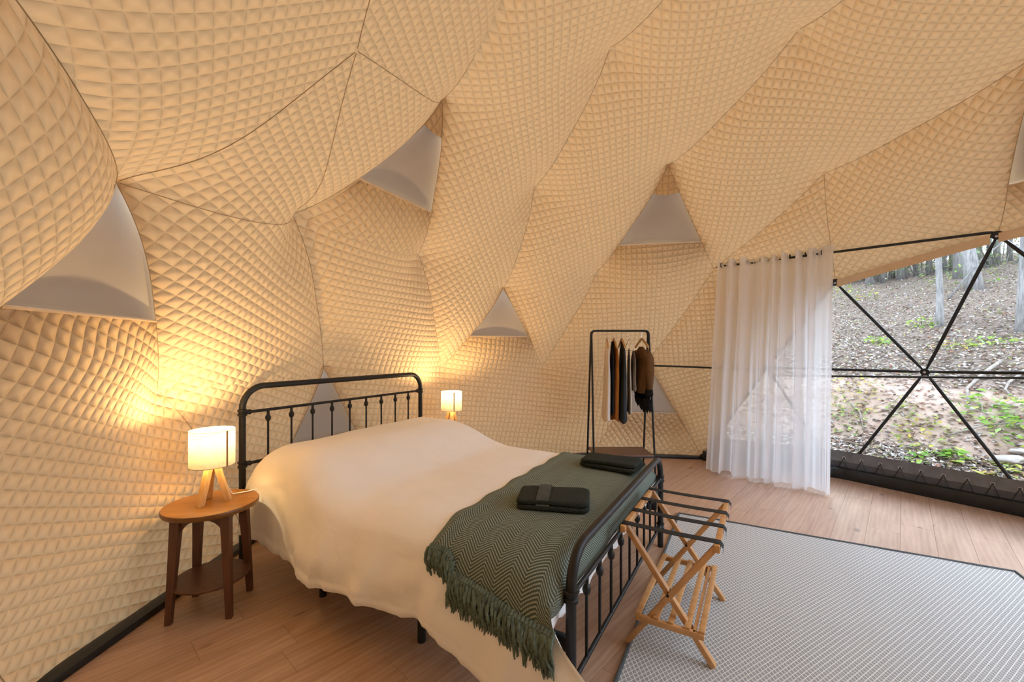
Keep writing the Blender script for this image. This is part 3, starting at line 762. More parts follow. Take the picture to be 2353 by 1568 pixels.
def tassel(base, out, length, n=5, thick=.0042):
    m = MB()
    m.tube([Vector(base)+Vector((0, 0, .012)), Vector(base)+Vector(out)*.012, Vector(base)+Vector(out)*.016+Vector((0, 0, -.014))], [.006, .0095, .007], 7)
    for k in range(n):
        P = []; sx = rt.uniform(-.016, .016); ll = length*rt.uniform(.72, 1.12); ph = rt.uniform(0, 6); am = rt.uniform(.004, .010); lift = rt.uniform(.008, .024)
        for t in np.linspace(0, 1, 8):
            P.append(Vector(base)+Vector((sx*t+am*math.sin(ph+7*t), 0, -ll*t))+Vector(out)*(.014+lift*math.sin(PI*min(1, t*1.4))+.018*t+am*math.cos(ph+6*t)))
        m.tube(P, [thick*1.1, thick*1.2, thick*1.15, thick*1.1, thick*1.1, thick, thick*.9, thick*.4], 6)
    return m
NT = 44
for k in range(NT):
    x = 1.535+(2.10-1.535)*(k+.5)/NT; s = s0(x)
    b = duv(min(x, 2.085), s, .014); b[0] = x+(b[0]-min(x, 2.085))
    tassel(b, (0, -1, 0), .120, 4, .0049).build('tassel', m_fringe, thr)
for k in range(34):
    x = 1.46+(2.08-1.46)*(k+.5)/34; b = duv(x, 1.03, .014)
    tassel(b, (0, 1, 0), .11, 3).build('tassel', m_fringe, thr)

# towels
def towel(name, cx, cy, z, rz_, lx, ly, lz, label, band=None, second=False):
    o = thing(name, (cx, cy, z), label, 'towel', rz_, 'folded towels on the green throw')
    def slab(cz, h, dx=0, dy=0, sx=1, sy=1, ang=0):
        m = MB(); n = 40; rings = []
        for zz, k in ((-.5, .90), (-.42, .965), (-.2, 1), (.1, 1), (.36, .975), (.47, .93), (.5, .86)):
            r_ = []
            for a in range(n):
                t = 2*PI*a/n; c, s = math.cos(t), math.sin(t); e = .22
                x = lx/2*sx*k*math.copysign(abs(c)**e, c); y = ly/2*sy*k*math.copysign(abs(s)**e, s)
                x += .006*noise.noise(Vector((x*9, y*9, zz+cz*50))); y += .006*noise.noise(Vector((x*9, y*9, 4+zz)))
                xr = x*math.cos(ang)-y*math.sin(ang); yr = x*math.sin(ang)+y*math.cos(ang)
                r_.append((xr+dx, yr+dy, cz+zz*h+.004*noise.noise(Vector((x*7, y*7, 2)))))
            rings.append(r_)
        V = [p for r_ in rings for p in r_]; nr = len(rings)
        F = [(i*n+a, i*n+(a+1) % n, (i+1)*n+(a+1) % n, (i+1)*n+a) for i in range(nr-1) for a in range(n)]
        top = rings[-1]; cV = [(p[0]*.5+dx*.5, p[1]*.5+dy*.5, p[2]+.003) for p in top]; b = len(V); V += cV
        F += [((nr-1)*n+a, (nr-1)*n+(a+1) % n, b+(a+1) % n, b+a) for a in range(n)]; V.append((dx, dy, cz+.5*h+.003)); F += [(b+a, b+(a+1) % n, len(V)-1) for a in range(n)]
        F.append(tuple(range(n-1, -1, -1)))
        m.add(V, F); return m
    slab(lz*.27, lz*.50).build('towel_fold', m_towel, o, angle=70)
    if second: slab(lz*.78, lz*.46, -.0, -.02, .97, .80, .09).build('towel_fold', m_towel, o, angle=70)
    else: slab(lz*.76, lz*.48, 0, 0, .99, .98).build('towel_fold', m_towel, o, angle=70)
    if band:
        x0, wd_ = band; zt = lz+.0085
        G = [[(x, y, zt if abs(y) < ly*.44 else (zt-.010 if abs(y) < ly*.49 else .012)) for y in np.array([-.505, -.495, -.47, -.43, -.2, 0, .2, .43, .47])*ly] for x in (x0-wd_/2, x0, x0+wd_/2)]
        MB().grid(G).build('border_band', m_towelband, o, smooth=True)
    return o
towel('folded_towel', .20, 2.03, .585, math.radians(-9), .34, .225, .050, 'near dark green folded towel with a paler border stripe, on the throw', (-.045, .06))
towel('folded_towel', .635, 2.685, .585, math.radians(-33), .36, .25, .052, 'far dark green towel in a loose uneven fold, on the throw by the clothes rail', None, True)

# ---------------------------------------------------------------- bedside tables
def side_table(x, y, rz_, label):
    o = thing('side_table', (x, y, 0), label, 'table', rz_, 'round wooden bedside tables'); ZT = .535
    MB().lathe([(.20, ZT-.026), (.208, ZT-.022), (.21, ZT-.014), (.21, ZT-.004), (.207, ZT)], n=56).build('table_top', m_walnut, o)
    for sx in (-1, 1):
        for sy in (-1, 1):
            t = Vector((sx*.108, sy*.100, ZT-.026)); b = Vector((sx*.132, sy*.122, 0))
            m = MB(); V = []
            for p, w in ((b, .013), (b.lerp(t, .55), .017), (t, .021)):
                for dx, dy in ((-1, -1), (1, -1), (1, 1), (-1, 1)): V.append((p.x+dx*w, p.y+dy*w, p.z))
            m.add(V, [(3, 2, 1, 0)]+[(i*4+k, i*4+(k+1) % 4, i*4+4+(k+1) % 4, i*4+4+k) for i in range(2) for k in range(4)]+[(8, 9, 10, 11)])
            m.build('leg', m_walnutleg, o)
    for (ax, pos) in ((0, -.1), (0, .1), (1, -.108), (1, .108)):      # curved apron between the legs
        m = MB(); half = .108 if ax == 0 else .1; n = 14; V = []
        for t in np.linspace(-1, 1, n):
            zb = ZT-.055-.075*max(0, abs(t)*1.25-.25)**2.2; q = t*half
            for th in (-.009, .009):
                for z in (zb, ZT-.024): V.append((q, pos+th, z) if ax == 0 else (pos+th, q, z))
        F = []
        for i in range(n-1):
            a = i*4; b = a+4; F += [(a, b, b+1, a+1), (a+3, b+3, b+2, a+2), (a, a+2, b+2, b), (a+1, b+1, b+3, a+3)]
        F += [(0, 1, 3, 2), ((n-1)*4, (n-1)*4+2, (n-1)*4+3, (n-1)*4+1)]
        m.add(V, F).build('apron', m_walnutleg, o)
    MB().lathe([(.162, .148), (.168, .152), (.168, .160), (.164, .164)], n=44).build('lower_shelf', m_walnutleg, o)
    return o
LT = (-1.545, 2.185); RT = (-.589, 4.12)
side_table(*LT, math.radians(11), 'round two-tier walnut bedside table at the near left side of the bed')
side_table(*RT, math.radians(-30), 'round walnut bedside table half hidden beyond the far side of the bed')

# ---------------------------------------------------------------- lamps
def lamp(x, y, z, rz_, label, power, seam):
    o = thing('table_lamp', (x, y, z), label, 'lamp', rz_, 'tripod bedside lamps')
    for k in range(3):
        a = math.radians(-100+120*k); d = Vector((math.cos(a), math.sin(a), 0))
        m = MB(); p = d*.072; q = d*.014+Vector((0, 0, .205)); t = Vector((-d.y, d.x, 0)); V = []
        for c, w, h in ((p, .015, .0125), (q, .0155, .0125)):
            for i, j in ((-1, -1), (1, -1), (1, 1), (-1, 1)): V.append(c+t*(w*i)+d*(h*j))
        m.add(V, [(3, 2, 1, 0), (4, 5, 6, 7)]+[(i, (i+1) % 4, 4+(i+1) % 4, 4+i) for i in range(4)]); m.build('leg', m_oak, o, smooth=False)
    hol = MB().lathe([(.020, .19), (.020, .222), (.014, .224), (.014, .25)], n=14).build('lamp_holder', m_black, o)
    bulb = MB().lathe([(.008, .245), (.012, .25), (.021, .272), (.024, .29), (.018, .308), (.004, .316)], n=14)
    eb = Mat('warm_bulb'); eb.b.inputs['Emission Color'].default_value = (1, .72, .38, 1); eb.b.inputs['Emission Strength'].default_value = 12
    bulb.build('bulb', eb.m, hol)
    zb, zt = .190, .372
    sh = MB(); n = 64
    for r_ in (.100,):
        V = [(r_*math.cos(2*PI*k/n), r_*math.sin(2*PI*k/n), zz) for zz in (zb, zt) for k in range(n)]
        sh.add(V, [(k, (k+1) % n, n+(k+1) % n, n+k) for k in range(n)])
    shd = sh.build('lamp_shade', m_shade, o, smooth=True)
    for zz in (zb, zt): MB().tube([(.1005*math.cos(2*PI*k/48), .1005*math.sin(2*PI*k/48), zz) for k in range(48)], .0014, 6, closed=True).build('shade_rim', m_trim, shd)
    a0 = math.radians(seam)-rz_; da = .05
    MB().grid([[(.1012*math.cos(a0+d), .1012*math.sin(a0+d), zz) for zz in (zb, zt)] for d in (-da, 0, da)]).build('shade_seam', m_seam, shd, smooth=True)
    MB().tube([(.02, .02, .20), (.03, .045, .10), (.05, .08, .012), (.09, .14, .004), (.12, .19, .003)], .0028, 6).build('power_cord', m_mattress, o)
    ld = bpy.data.lights.new('lamp_bulb', 'POINT'); ld.energy = power; ld.color = (1, .72, .38); ld.shadow_soft_size = .024
    link('lamp_light', ld, o, (0, 0, .335)); return o
lamp(-1.550, 2.195, .5355, 0, 'lit tripod lamp with linen drum shade on the near bedside table', 10.5, -17)
lamp(-.587, 4.115, .5355, math.radians(25), 'lit tripod lamp with linen drum shade on the far bedside table', 10.5, -68)

# ---------------------------------------------------------------- folding luggage rack
lr = thing('luggage_rack', (.525, 1.921, .012), 'folding honey-wood luggage rack with four black straps, on the rug', 'luggage rack', math.radians(-30.3))
LW, LD, LH = .352, .535, .520
for y, k in ((0, 0), (LD, 0)):
    dy = .012
    MB().bar((0.0, y-dy, 0), (LW+.012, y-dy, LH-.01), .022, .030, (0, 1, 0)).build('leg', m_rackwood, lr)
    MB().bar((LW, y+dy, 0), (-.012, y+dy, LH-.01), .022, .030, (0, 1, 0)).build('leg', m_rackwood, lr)
    cx = LW/2; MB().tube([(cx, y-.030, LH/2), (cx, y+.030, LH/2)], .006, 8).build('pivot_bolt', m_black, lr)
for x in (-.014, LW+.014): MB().bar((x, -.04, LH-.012), (x, LD+.04, LH-.012), .030, .022, (1, 0, 0)).build('top_rail', m_rackwood, lr)
for k in range(4):
    y = .0+LD*k/3; w = .040; m = MB(); n = 18; V = []
    P = [(-.034, LH-.040), (-.036, LH-.012), (-.024, LH+.004)]+[(x, LH+.004-.003*math.sin(PI*(x+.01)/(LW+.02))) for x in np.linspace(0, LW, 9)]+[(LW+.024, LH+.004), (LW+.036, LH-.012), (LW+.034, LH-.040)]
    for x, z in P:
        for yy, zz in ((-w/2, 0), (w/2, 0), (w/2, .0025), (-w/2, .0025)): V.append((x, y+yy, z+zz))
    F = [(i*4+a, i*4+(a+1) % 4, i*4+4+(a+1) % 4, i*4+4+a) for i in range(len(P)-1) for a in range(4)]+[(3, 2, 1, 0), tuple((len(P)-1)*4+a for a in range(4))]
    m.add(V, F).build('strap', m_strap, lr, angle=60)
sx0, sx1, sz = .055, .31, .150
for y in (-.035, LD+.035): MB().bar((sx0-.01, y, sz-.012), (sx1+.01, y, sz-.012), .020, .024, (0, 0, 1)).build('shelf_end_bar', m_rackwood, lr)
for x in (sx0, sx0+.075, sx0+.135, sx0+.20, sx1): MB().bar((x, -.04, sz+.004), (x, LD+.04, sz+.004), .024, .012, (0, 0, 1)).build('shelf_slat', m_rackwood, lr)
MB().bar((sx1-.028, -.04, sz-.012), (sx1-.028, LD+.04, sz-.012), .012, .024, (0, 0, 1)).build('shelf_slat', m_rackwood, lr)
for x, z in ((.02, .05), (LW-.02, .05)):
    pass

# ---------------------------------------------------------------- clothes rail and clothes
gx0, gx1, gy0, gy1, gz = .824, 1.419, 4.21, 4.62, 1.508; gym = (gy0+gy1)/2
gr = thing('clothes_rack', (gx0, gym, 0), 'black tube clothes rack with a brown shelf, against the back wall', 'clothes rack')
def side(x):
    m = MB(); 
    for y, dx in ((gy0, 0), (gy1, .012)):
        yt = gym+(-.02 if y == gy0 else .02)
        m.tube([(x-gx0+dx, y-gym, 0), (x-gx0+dx*.2, yt-gym, gz-.03), (x-gx0, yt-gym, gz)], .0105, 10)
    return m
W_ = gx1-gx0
for y, dy in ((gy0, -.02), (gy1, .02)):
    P = [(-.008, y-gym, 0), (0, dy, gz-.05), (.004, dy, gz-.02), (.02, dy, gz-.004), (.05, dy*.8, gz)]
    MB().tube(P, .0105, 10).build('leg', m_black, gr)
    MB().tube([(W_-p[0], p[1], p[2]) for p in P], .0105, 10).build('leg', m_black, gr)
    MB().tube([(.05, dy*.8, gz), (W_-.05, dy*.8, gz)], .0105, 10).build('top_bar', m_black, gr)
m_shelfb = wood('dark_brown_board', (.10, .045, .025), (.16, .075, .042), (1, 6, 6), .4, False, False, 4)
MB().box((W_/2, 0, .25), (W_-.0, gy1-gy0-.05, .018), 0, .003).build('shelf', m_shelfb, gr)
for y in (gy0+.03, gy1-.03): MB().tube([(0, y-gym, .237), (W_, y-gym, .237)], .009, 8).build('shelf_rail', m_black, gr)

def hanger(x, yaw, label, wire=False):
    o = thing('hanger', (x, gym, gz), label, 'hanger', yaw, 'hangers on the clothes rack')
    hk = [(0.0, .0, -.075), (0, .0, -.045)]+[(0, .020*math.sin(t), -.008+(-.020)*math.cos(t)-.0) for t in np.linspace(.3, 4.4, 12)]
    hk = [(0, 0, -.085), (0, 0, -.040)]+[(0, .017*math.cos(t), .002+.017*math.sin(t)) for t in np.linspace(-1.2, 2.9, 12)]
    MB().tube(hk, .0022, 6).build('hook', m_steel if not wire else m_mattress, o)
    if wire:
        MB().tube([(0, 0, -.075), (0, -.05, -.10), (0, -.20, -.19), (0, -.205, -.20), (0, -.19, -.205), (0, .19, -.205), (0, .205, -.20), (0, .20, -.19), (0, .05, -.10), (0, 0, -.075)], .0035, 6).build('wire_frame', m_mattress, o)
    else:
        P = [(0, y, -.085-.085*abs(y/.21)**1.2) for y in np.linspace(-.21, .21, 15)]; m = MB(); V = []
        for p in P:
            for dx, dz in ((-.006, -.012), (.006, -.012), (.006, .012), (-.006, .012)): V.append((p[0]+dx, p[1], p[2]+dz))
        m.add(V, [(i*4+a, i*4+(a+1) % 4, i*4+4+(a+1) % 4, i*4+4+a) for i in range(14) for a in range(4)]+[(3, 2, 1, 0), (56, 57, 58, 59)]); m.build('hanger_arm', m_hangwood, o)
    return o
def garment(name, x, yaw, label, cat, mat, ztop_, zbot, w_top, w_bot, th, ripple, seed, sleeves=None, extra=None, taper=.8, dy=0):
    o = thing(name, (x, gym+dy, 0), label, cat, yaw, None); r_ = random.Random(seed); n = 44; NZ = 26; V = []
    p1, p2 = r_.uniform(0, 6), r_.uniform(0, 6)
    for i in range(NZ):
        t = i/(NZ-1)
        sh = float(ss(0, .12, t)); hw = (w_top*.30+(w_top-.30*w_top)*sh)*(1-t)+((w_bot)*t if t > 0 else 0)
        hw = np.interp(t, [0, .05, .14, .5, 1], [w_top*.25, w_top*.75, w_top, (w_top+w_bot)/2*.97, w_bot]); tk = np.interp(t, [0, .1, .45, 1], [th*.28, th*.55, th, th*1.2])
        zc = ztop_+(zbot-ztop_)*t
        for k in range(n):
            a = 2*PI*k/n; c, s = math.cos(a), math.sin(a)
            y = hw*math.copysign(abs(c)**taper, c); xx = tk*s*(1+.0)+ripple*t*(math.sin(a*5+p1)+.6*math.sin(a*9+p2))*.5*abs(s)
            droop = -.05*(abs(y)/w_top)**1.3*(1-t)+.012*math.sin(3*a+p2)*t
            V.append((xx+.008*math.sin(4*t+p1)*t, y+.012*math.sin(3*t+p2)*t, zc+droop))
    F = [(i*n+k, i*n+(k+1) % n, (i+1)*n+(k+1) % n, (i+1)*n+k) for i in range(NZ-1) for k in range(n)]+[tuple(range(n))]
    MB().add(V, F).build('garment_body', mat, o, smooth=True)
    if sleeves:
        L_, rs_, cuff = sleeves
        for sg in (-1, 1):
            P = [(.0, sg*w_top*.80, ztop_-.055), (.012, sg*w_top*.98, ztop_-.12), (.020, sg*(w_top+.005), ztop_-.25), (.022, sg*(w_top-.01), ztop_-L_*.75), (.02, sg*(w_top-.03), ztop_-L_)]
            MB().tube(P, [rs_*.9, rs_*1.15, rs_, rs_*.9, rs_*.8], 14).build('sleeve', mat, o, smooth=True)
            if cuff:
                MB().tube([(.02, sg*(w_top-.028), ztop_-L_+.03), (.02, sg*(w_top-.032), ztop_-L_-.03), (.02, sg*(w_top-.034), ztop_-L_-.045)], [rs_*.95, rs_*1.1, rs_*.8], 14).build('cuff', cuff, o)
    if extra: extra(o)
    return o
m_cream = cloth('cream_jersey', (.66, .58, .50), .06, .006, 12); m_rust = cloth('rust_wool', (.30, .105, .018), .12, .006, 14)
m_ink = cloth('ink_black_cloth', (.016, .018, .020), .2, .006, 12); m_slate = cloth('slate_cloth', (.035, .042, .048), .2, .006, 10)
m_olive = cloth('olive_grey_knit', (.20, .165, .125), .15, .006, 20); m_brown = cloth('brown_suede', (.135, .070, .030), .2, .008, 14); m_fur = cloth('black_fur', (.010, .009, .008), .4, .02, 60)
HX = [.986, 1.058, 1.14, 1.222, 1.349]
hanger(HX[0], -.16, 'wooden hanger holding the cream shirt, leftmost on the rack')
hanger(HX[1], -.10, 'wooden hanger holding the rust dress')
hanger(HX[2], -.10, 'wooden hanger holding the dark slate dress')
hanger(HX[3], -.02, 'white wire hanger between the slate dress and the brown jacket', True)
hanger(HX[4], .02, 'wooden hanger holding the brown jacket, rightmost on the rack')
def marks(o):
    MB().box((.042, -.10, 1.13), (.004, .03, .05), 0, .001).build('printed_mark', m_ink, o)
    MB().bar((.040, -.14, 1.00), (.040, -.02, 1.05), .004, .012, (1, 0, 0)).build('printed_mark', m_ink, o)
garment('shirt', HX[0], -.14, 'long cream shirt with small dark marks, leftmost garment on the rack', 'shirt', m_cream, 1.42, .60, .19, .235, .030, .014, 1)
garment('cardigan', HX[0]+.055, -.17, 'black cardigan squeezed between the cream shirt and the rust dress', 'cardigan', m_ink, 1.40, .66, .19, .19, .022, .010, 2)
garment('dress', HX[1]+.004, -.05, 'rust orange dress hanging beside the black cardigan', 'dress', m_rust, 1.41, .60, .20, .17, .036, .012, 3)
garment('dress', HX[2]+.008, -.14, 'dark slate dress hanging to the right of the rust one', 'dress', m_slate, 1.41, .585, .20, .225, .034, .018, 4)
garment('blouse', HX[3]-.004, -.19, 'thin pale blouse on the white wire hanger', 'blouse', m_cream, 1.325, .66, .19, .16, .016, .008, 6)
garment('waistcoat', HX[3]+.040, -.16, 'short olive grey knit waistcoat beside the brown jacket', 'waistcoat', m_olive, 1.30, .90, .18, .17, .020, .008, 7)
def furhem(o):
    m = MB(); n = 40; V = []
    for i, (z, k) in enumerate(((.875, 1.0), (.83, 1.12), (.78, 1.1), (.745, .9))):
        for a in range(n):
            t = 2*PI*a/n; q = 1+.10*math.sin(a*2.7+i); V.append((.052*k*q*math.sin(t), -.02+.15*k*math.cos(t)-.02*i, z+.02*math.sin(a*1.9)+(-.05 if math.cos(t) < -.3 else 0)))
    m.add(V, [(i*n+k, i*n+(k+1) % n, (i+1)*n+(k+1) % n, (i+1)*n+k) for i in range(3) for k in range(n)]).build('fur_hem', m_fur, o, smooth=True)
garment('jacket', HX[4]-.004, .06, 'brown jacket with black fur trim, rightmost garment on the rack', 'jacket', m_brown, 1.345, .88, .185, .165, .052, .022, 8, sleeves=(.46, .040, m_fur), extra=furhem)

# ---------------------------------------------------------------- outside: hillside, leaves, plants, trees
WD = np.array([.826, .563])
def terr(x, y):
    rx, ry = x-CEN[0], y-CEN[1]; r_ = np.hypot(rx, ry); k = ss(-.35, .35, (rx*WD[0]+ry*WD[1])/np.maximum(r_, .1))
    p = np.interp(r_, [0, 3.3, 4.0, 4.7, 5.2, 5.9, 9, 16, 23, 30, 60], [-.25, -.16, 0.0, .20, .56, .93, 1.62, 3.25, 5.0, 5.7, 5.0])
    return -.2+(p+.2)*k
def nz(x, y, s, sd): return noise.noise(Vector((x*s, y*s, sd)))
rr_ = np.concatenate([np.linspace(3.25, 7, 60), np.linspace(7.1, 26, 80), np.linspace(27, 60, 20)]); aa = np.radians(np.linspace(-62, 128, 150)); wa = math.atan2(WD[1], WD[0])
V = []; clay = []
for r_ in rr_:
    for a in aa:
        x = CEN[0]+r_*math.cos(wa+a-.55); y = CEN[1]+r_*math.sin(wa+a-.55)
        amp = float(ss(3.4, 5, r_)); z = float(terr(x, y))+amp*(.10*nz(x, y, .9, 1)+.05*nz(x, y, 2.6, 2)+.02*nz(x, y, 7, 3)); V.append((x, y, z))
        clay.append(float(ss(4.3, 4.8, r_)*(1-ss(5.6, 6.1, r_))))
mb = MB(); na = len(aa); mb.v = V; mb.f = [(i*na+j, (i+1)*na+j, (i+1)*na+j+1, i*na+j+1) for i in range(len(rr_)-1) for j in range(na-1)]
hill = mb.build('hillside', m_ground, None, smooth=True); tag(hill, 'leaf-strewn hillside with a clay bank rising outside the window', 'hillside', kind='structure')
at = hill.data.attributes.new('clay', 'FLOAT', 'POINT'); at.data.foreach_set('value', np.array(clay, np.float32))
pad = MB(); n = 60; pad.add([(CEN[0]+60*math.cos(2*PI*k/n), CEN[1]+60*math.sin(2*PI*k/n), -.32) for k in range(n)], [tuple(range(n))])
tag(pad.build('ground', m_ground, None, smooth=False), 'level brown ground the dome stands on', 'ground', kind='structure')
from mathutils.bvhtree import BVHTree
BV = BVHTree.FromPolygons([Vector(v) for v in mb.v], mb.f)
def gpix(u, v):
    for dv in range(0, 60, 3):
        d = Vector(((u-1176.5)/975, 1, -(v+dv-800)/975)).normalized(); h, *_ = BV.ray_cast(Vector((0, 0, CAM_H)), d)
        if h is not None: return h
def gxy(x, y):
    h, *_ = BV.ray_cast(Vector((x, y, 30)), Vector((0, 0, -1))); return h

def leaves(name, pts, size, cols, mat, parent=None, tilt=.6, up=.01, curl=.25):
    n = len(pts); pts = np.asarray(pts); rng = np.random.default_rng(len(name)+n)
    yaw = rng.uniform(0, 2*PI, n); ti = rng.normal(0, tilt, n); tj = rng.normal(0, tilt, n); s = size*rng.uniform(.6, 1.3, n)
    ax = np.stack([np.cos(yaw)*np.cos(ti), np.sin(yaw)*np.cos(ti), np.sin(ti)], 1); bx = np.stack([-np.sin(yaw)*np.cos(tj), np.cos(yaw)*np.cos(tj), np.sin(tj)], 1)
    cz = np.cross(ax, bx); cz /= np.linalg.norm(cz, axis=1)[:, None]
    P = pts+np.array([0, 0, up]); S = s[:, None]
    q = np.stack([P-ax*S*.5, P-bx*S*.28+cz*S*curl*.4, P+ax*S*.5+cz*S*curl*.15, P+bx*S*.28+cz*S*curl*.4], 1).reshape(-1, 3)
    me = bpy.data.meshes.new(name); me.vertices.add(4*n); me.vertices.foreach_set('co', q.ravel().astype(np.float32))
    me.loops.add(4*n); me.loops.foreach_set('vertex_index', np.arange(4*n, dtype=np.int32)); me.polygons.add(n)
    me.polygons.foreach_set('loop_start', np.arange(0, 4*n, 4, dtype=np.int32)); me.polygons.foreach_set('loop_total', np.full(n, 4, np.int32)); me.update()
    c = np.asarray(cols)[rng.integers(0, len(cols), n)]*rng.uniform(.75, 1.25, n)[:, None]; c = np.clip(np.concatenate([c, np.ones((n, 1))], 1), 0, 1)
    at = me.color_attributes.new('Col', 'FLOAT_COLOR', 'POINT'); at.data.foreach_set('color', np.repeat(c, 4, axis=0).ravel().astype(np.float32))
    me.materials.append(mat); return link(name, me, parent)
lp = []
rg = np.random.default_rng(11)
for k in range(140000):
    r_ = 3.7+28*rg.random()**2.0; a = wa+rg.uniform(-.95, .95); x = CEN[0]+r_*math.cos(a); y = CEN[1]+r_*math.sin(a)
    if 4.55 < r_ < 5.75 and rg.random() < .62: continue
    h = gxy(x, y)
    if h is not None: lp.append(h)
BROWN = [(.36, .26, .19), (.47, .38, .31), (.56, .49, .43), (.26, .17, .12), (.44, .34, .28), (.60, .56, .51), (.34, .18, .12), (.46, .43, .42), (.52, .48, .44), (.30, .27, .25), (.16, .13, .11), (.36, .38, .15)]
tag(leaves('leaf_litter', lp, .060, BROWN, m_leaf, None, .35, .015), 'fallen brown and grey leaves covering the hillside', 'leaves', kind='stuff')
GREEN = [(.24, .42, .06), (.34, .52, .10), (.16, .30, .05), (.46, .56, .12), (.30, .46, .14)]; YEL = [(.46, .46, .10), (.36, .42, .10), (.50, .38, .10), (.26, .36, .10)]; DEEP = [(.16, .26, .14), (.22, .32, .17), (.28, .36, .18)]
def plant(u, v, rad, hgt, n, size, cols, label, stems=4):
    h = gpix(u, v)
    if h is None: return
    o = thing('ground_plant', h, label, 'plant', 0, 'leafy plants on the hillside'); r_ = np.random.default_rng(int(u+v)); pts = []
    for k in range(n):
        a = r_.uniform(0, 2*PI); q = rad*math.sqrt(r_.random()); x, y = q*math.cos(a), q*math.sin(a); g = gxy(h.x+x, h.y+y)
        pts.append((x, y, (g.z-h.z if g else 0)+hgt*r_.random()*(1-.4*q/rad)))
    f = leaves('foliage', pts, size, cols, m_plant, o, .35); f['kind'] = 'stuff'
    for k in range(stems):
        p = pts[k]; MB().tube([(p[0]*.4, p[1]*.4, -.02), (p[0]*.7, p[1]*.7, p[2]*.6), p], [.006, .005, .003], 5).build('stem', m_twig, o)
for a in [(2275, 965, .34, .22, 130, .085, GREEN, 'bright green broad-leaved plant on the clay bank right of the window hub'), (2120, 1010, .28, .16, 110, .06, YEL, 'yellow-green low bush left of the lowest right strut'),
          (2190, 1052, .15, .10, 26, .12, GREEN, 'large-leaved bright plant just above the skirt'), (1960, 925, .32, .30, 130, .06, YEL, 'yellowing bush beside the curtain edge on the bank'),
          (1948, 975, .22, .22, 90, .05, GREEN, 'small green bush low beside the curtain edge'), (2072, 950, .16, .14, 40, .055, GREEN, 'small sprig in the middle of the clay face'),
          (2335, 1000, .22, .20, 60, .08, GREEN, 'green plant at the right edge of the picture'), (2020, 792, .22, .16, 60, .085, GREEN, 'green sprout left of the upper-left strut on the slope'),
          (1955, 690, .75, .55, 110, .10, YEL, 'yellow-leaved shrub beside the curtain, up the slope'), (2120, 752, .26, .16, 60, .085, GREEN, 'low green plant at the foot of the slender tree'),
          (2210, 655, .9, .8, 120, .11, GREEN, 'leafy shrub at the foot of the leaning tree'), (2190, 800, .3, .12, 50, .08, YEL, 'patch of yellow seedlings above the window hub on the slope'),
          (2290, 790, .35, .14, 60, .08, GREEN, 'patch of green seedlings below the large trunk'), (2110, 1062, .12, .10, 30, .07, GREEN, 'little sprig against the skirt edge'), (2300, 1090, .2, .10, 40, .08, YEL, 'yellow sprig beside the lowest strut at the skirt')]: plant(*a)

def tree(u, v, rad, hgt, lean, mat, label, group=None, branches=5, crown=0, ccol=DEEP, csize=.3, cz=(.45, 1.0)):
    h = gpix(u, v)
    if h is None: return
    r_ = random.Random(int(u*7+v)); o = thing('tree', h, label, 'tree', 0, group); P = []; Rr = []
    for k in range(15):
        t = k/14; P.append((lean[0]*t*hgt+.05*rad*8*noise.noise(Vector((t*4, u, 0))), lean[1]*t*hgt+.4*rad*noise.noise(Vector((t*4, v, 3))), -.15+hgt*t)); Rr.append(rad*(1.35 if k == 0 else 1.08 if k == 1 else 1-.55*t)*(1+.08*noise.noise(Vector((t*9, u, v)))))
    MB().tube(P, Rr, 14).build('trunk', mat, o, smooth=True)
    for k in range(branches):
        t = r_.uniform(.30, .95); b = Vector(P[int(t*14)]); a = r_.uniform(0, 2*PI); l = hgt*r_.uniform(.08, .2)*(1.2-t*.5); d = Vector((math.cos(a), math.sin(a), r_.uniform(.2, .8)))
        br = rad*.32*(1.1-t*.6); MB().tube([b, b+d*l*.35+Vector((0, 0, .02*l)), b+d*l*.7+Vector((.08*l, 0, .1*l)), b+d*l+Vector((0, .1*l, .22*l))], [br, br*.8, br*.5, br*.15], 7).build('branch', mat, o, smooth=True)
    if crown:
        rg = np.random.default_rng(int(u)); pts = []
        for k in range(crown):
            t = rg.uniform(*cz); c = np.array(P[int(t*14)]); rr2 = hgt*.16*(1.15-t*.7)
            pts.append(c+rg.normal(0, 1, 3)*np.array([rr2, rr2, rr2*.6]))
        f = leaves('foliage', pts, csize, ccol, m_plant, o, .7); f['kind'] = 'stuff'
tree(2385, 762, .20, 9, (.0, .0), m_barkgrey, 'thick pale grey trunk at the right edge of the picture', None, 2)
tree(2157, 750, .058, 5.5, (.00, .0), m_barkgrey, 'slender mottled grey tree in the middle of the window', None, 4)
tree(2240, 664, .155, 8, (-.10, .05), m_barkgrey, 'stout leaning grey trunk between the slender tree and the large trunk', None, 5)
tree(2205, 640, .12, 10, (.02, 0), m_barkdark, 'dark trunk just behind the leaning grey one', None, 4)
tree(1997, 655, .10, 9, (0, 0), m_barkdark, 'dark straight trunk low on the left of the woods, next to the curtain', None, 3)
back = [(1925, 648, .13), (1946, 652, .12), (1968, 648, .12), (1983, 645, .08), (2014, 648, .09), (2028, 650, .11), (2052, 640, .10), (2070, 643, .15), (2080, 640, .10), (2105, 636, .09), (2136, 632, .12), (2168, 625, .14), (2186, 622, .10), (2250, 618, .12), (2272, 612, .10), (2290, 606, .13), (2320, 600, .10)]
ORD = 'first second third fourth fifth sixth seventh eighth ninth tenth eleventh twelfth thirteenth fourteenth fifteenth sixteenth seventeenth'.split()
for i, (u, v, r_) in enumerate(back):
    ev = i % 3 == 0
    tree(u, v, r_*.62, 11, (random.uniform(-.03, .03), 0), m_barkdark, ORD[i]+(' trunk from the curtain on the far crest, thin, with a dark green crown' if ev else ' trunk from the curtain on the far crest, thin, dark and bare'), 'thin trees far back in the woods', 6, 700 if ev else 220, DEEP, .13, (.02, .8))
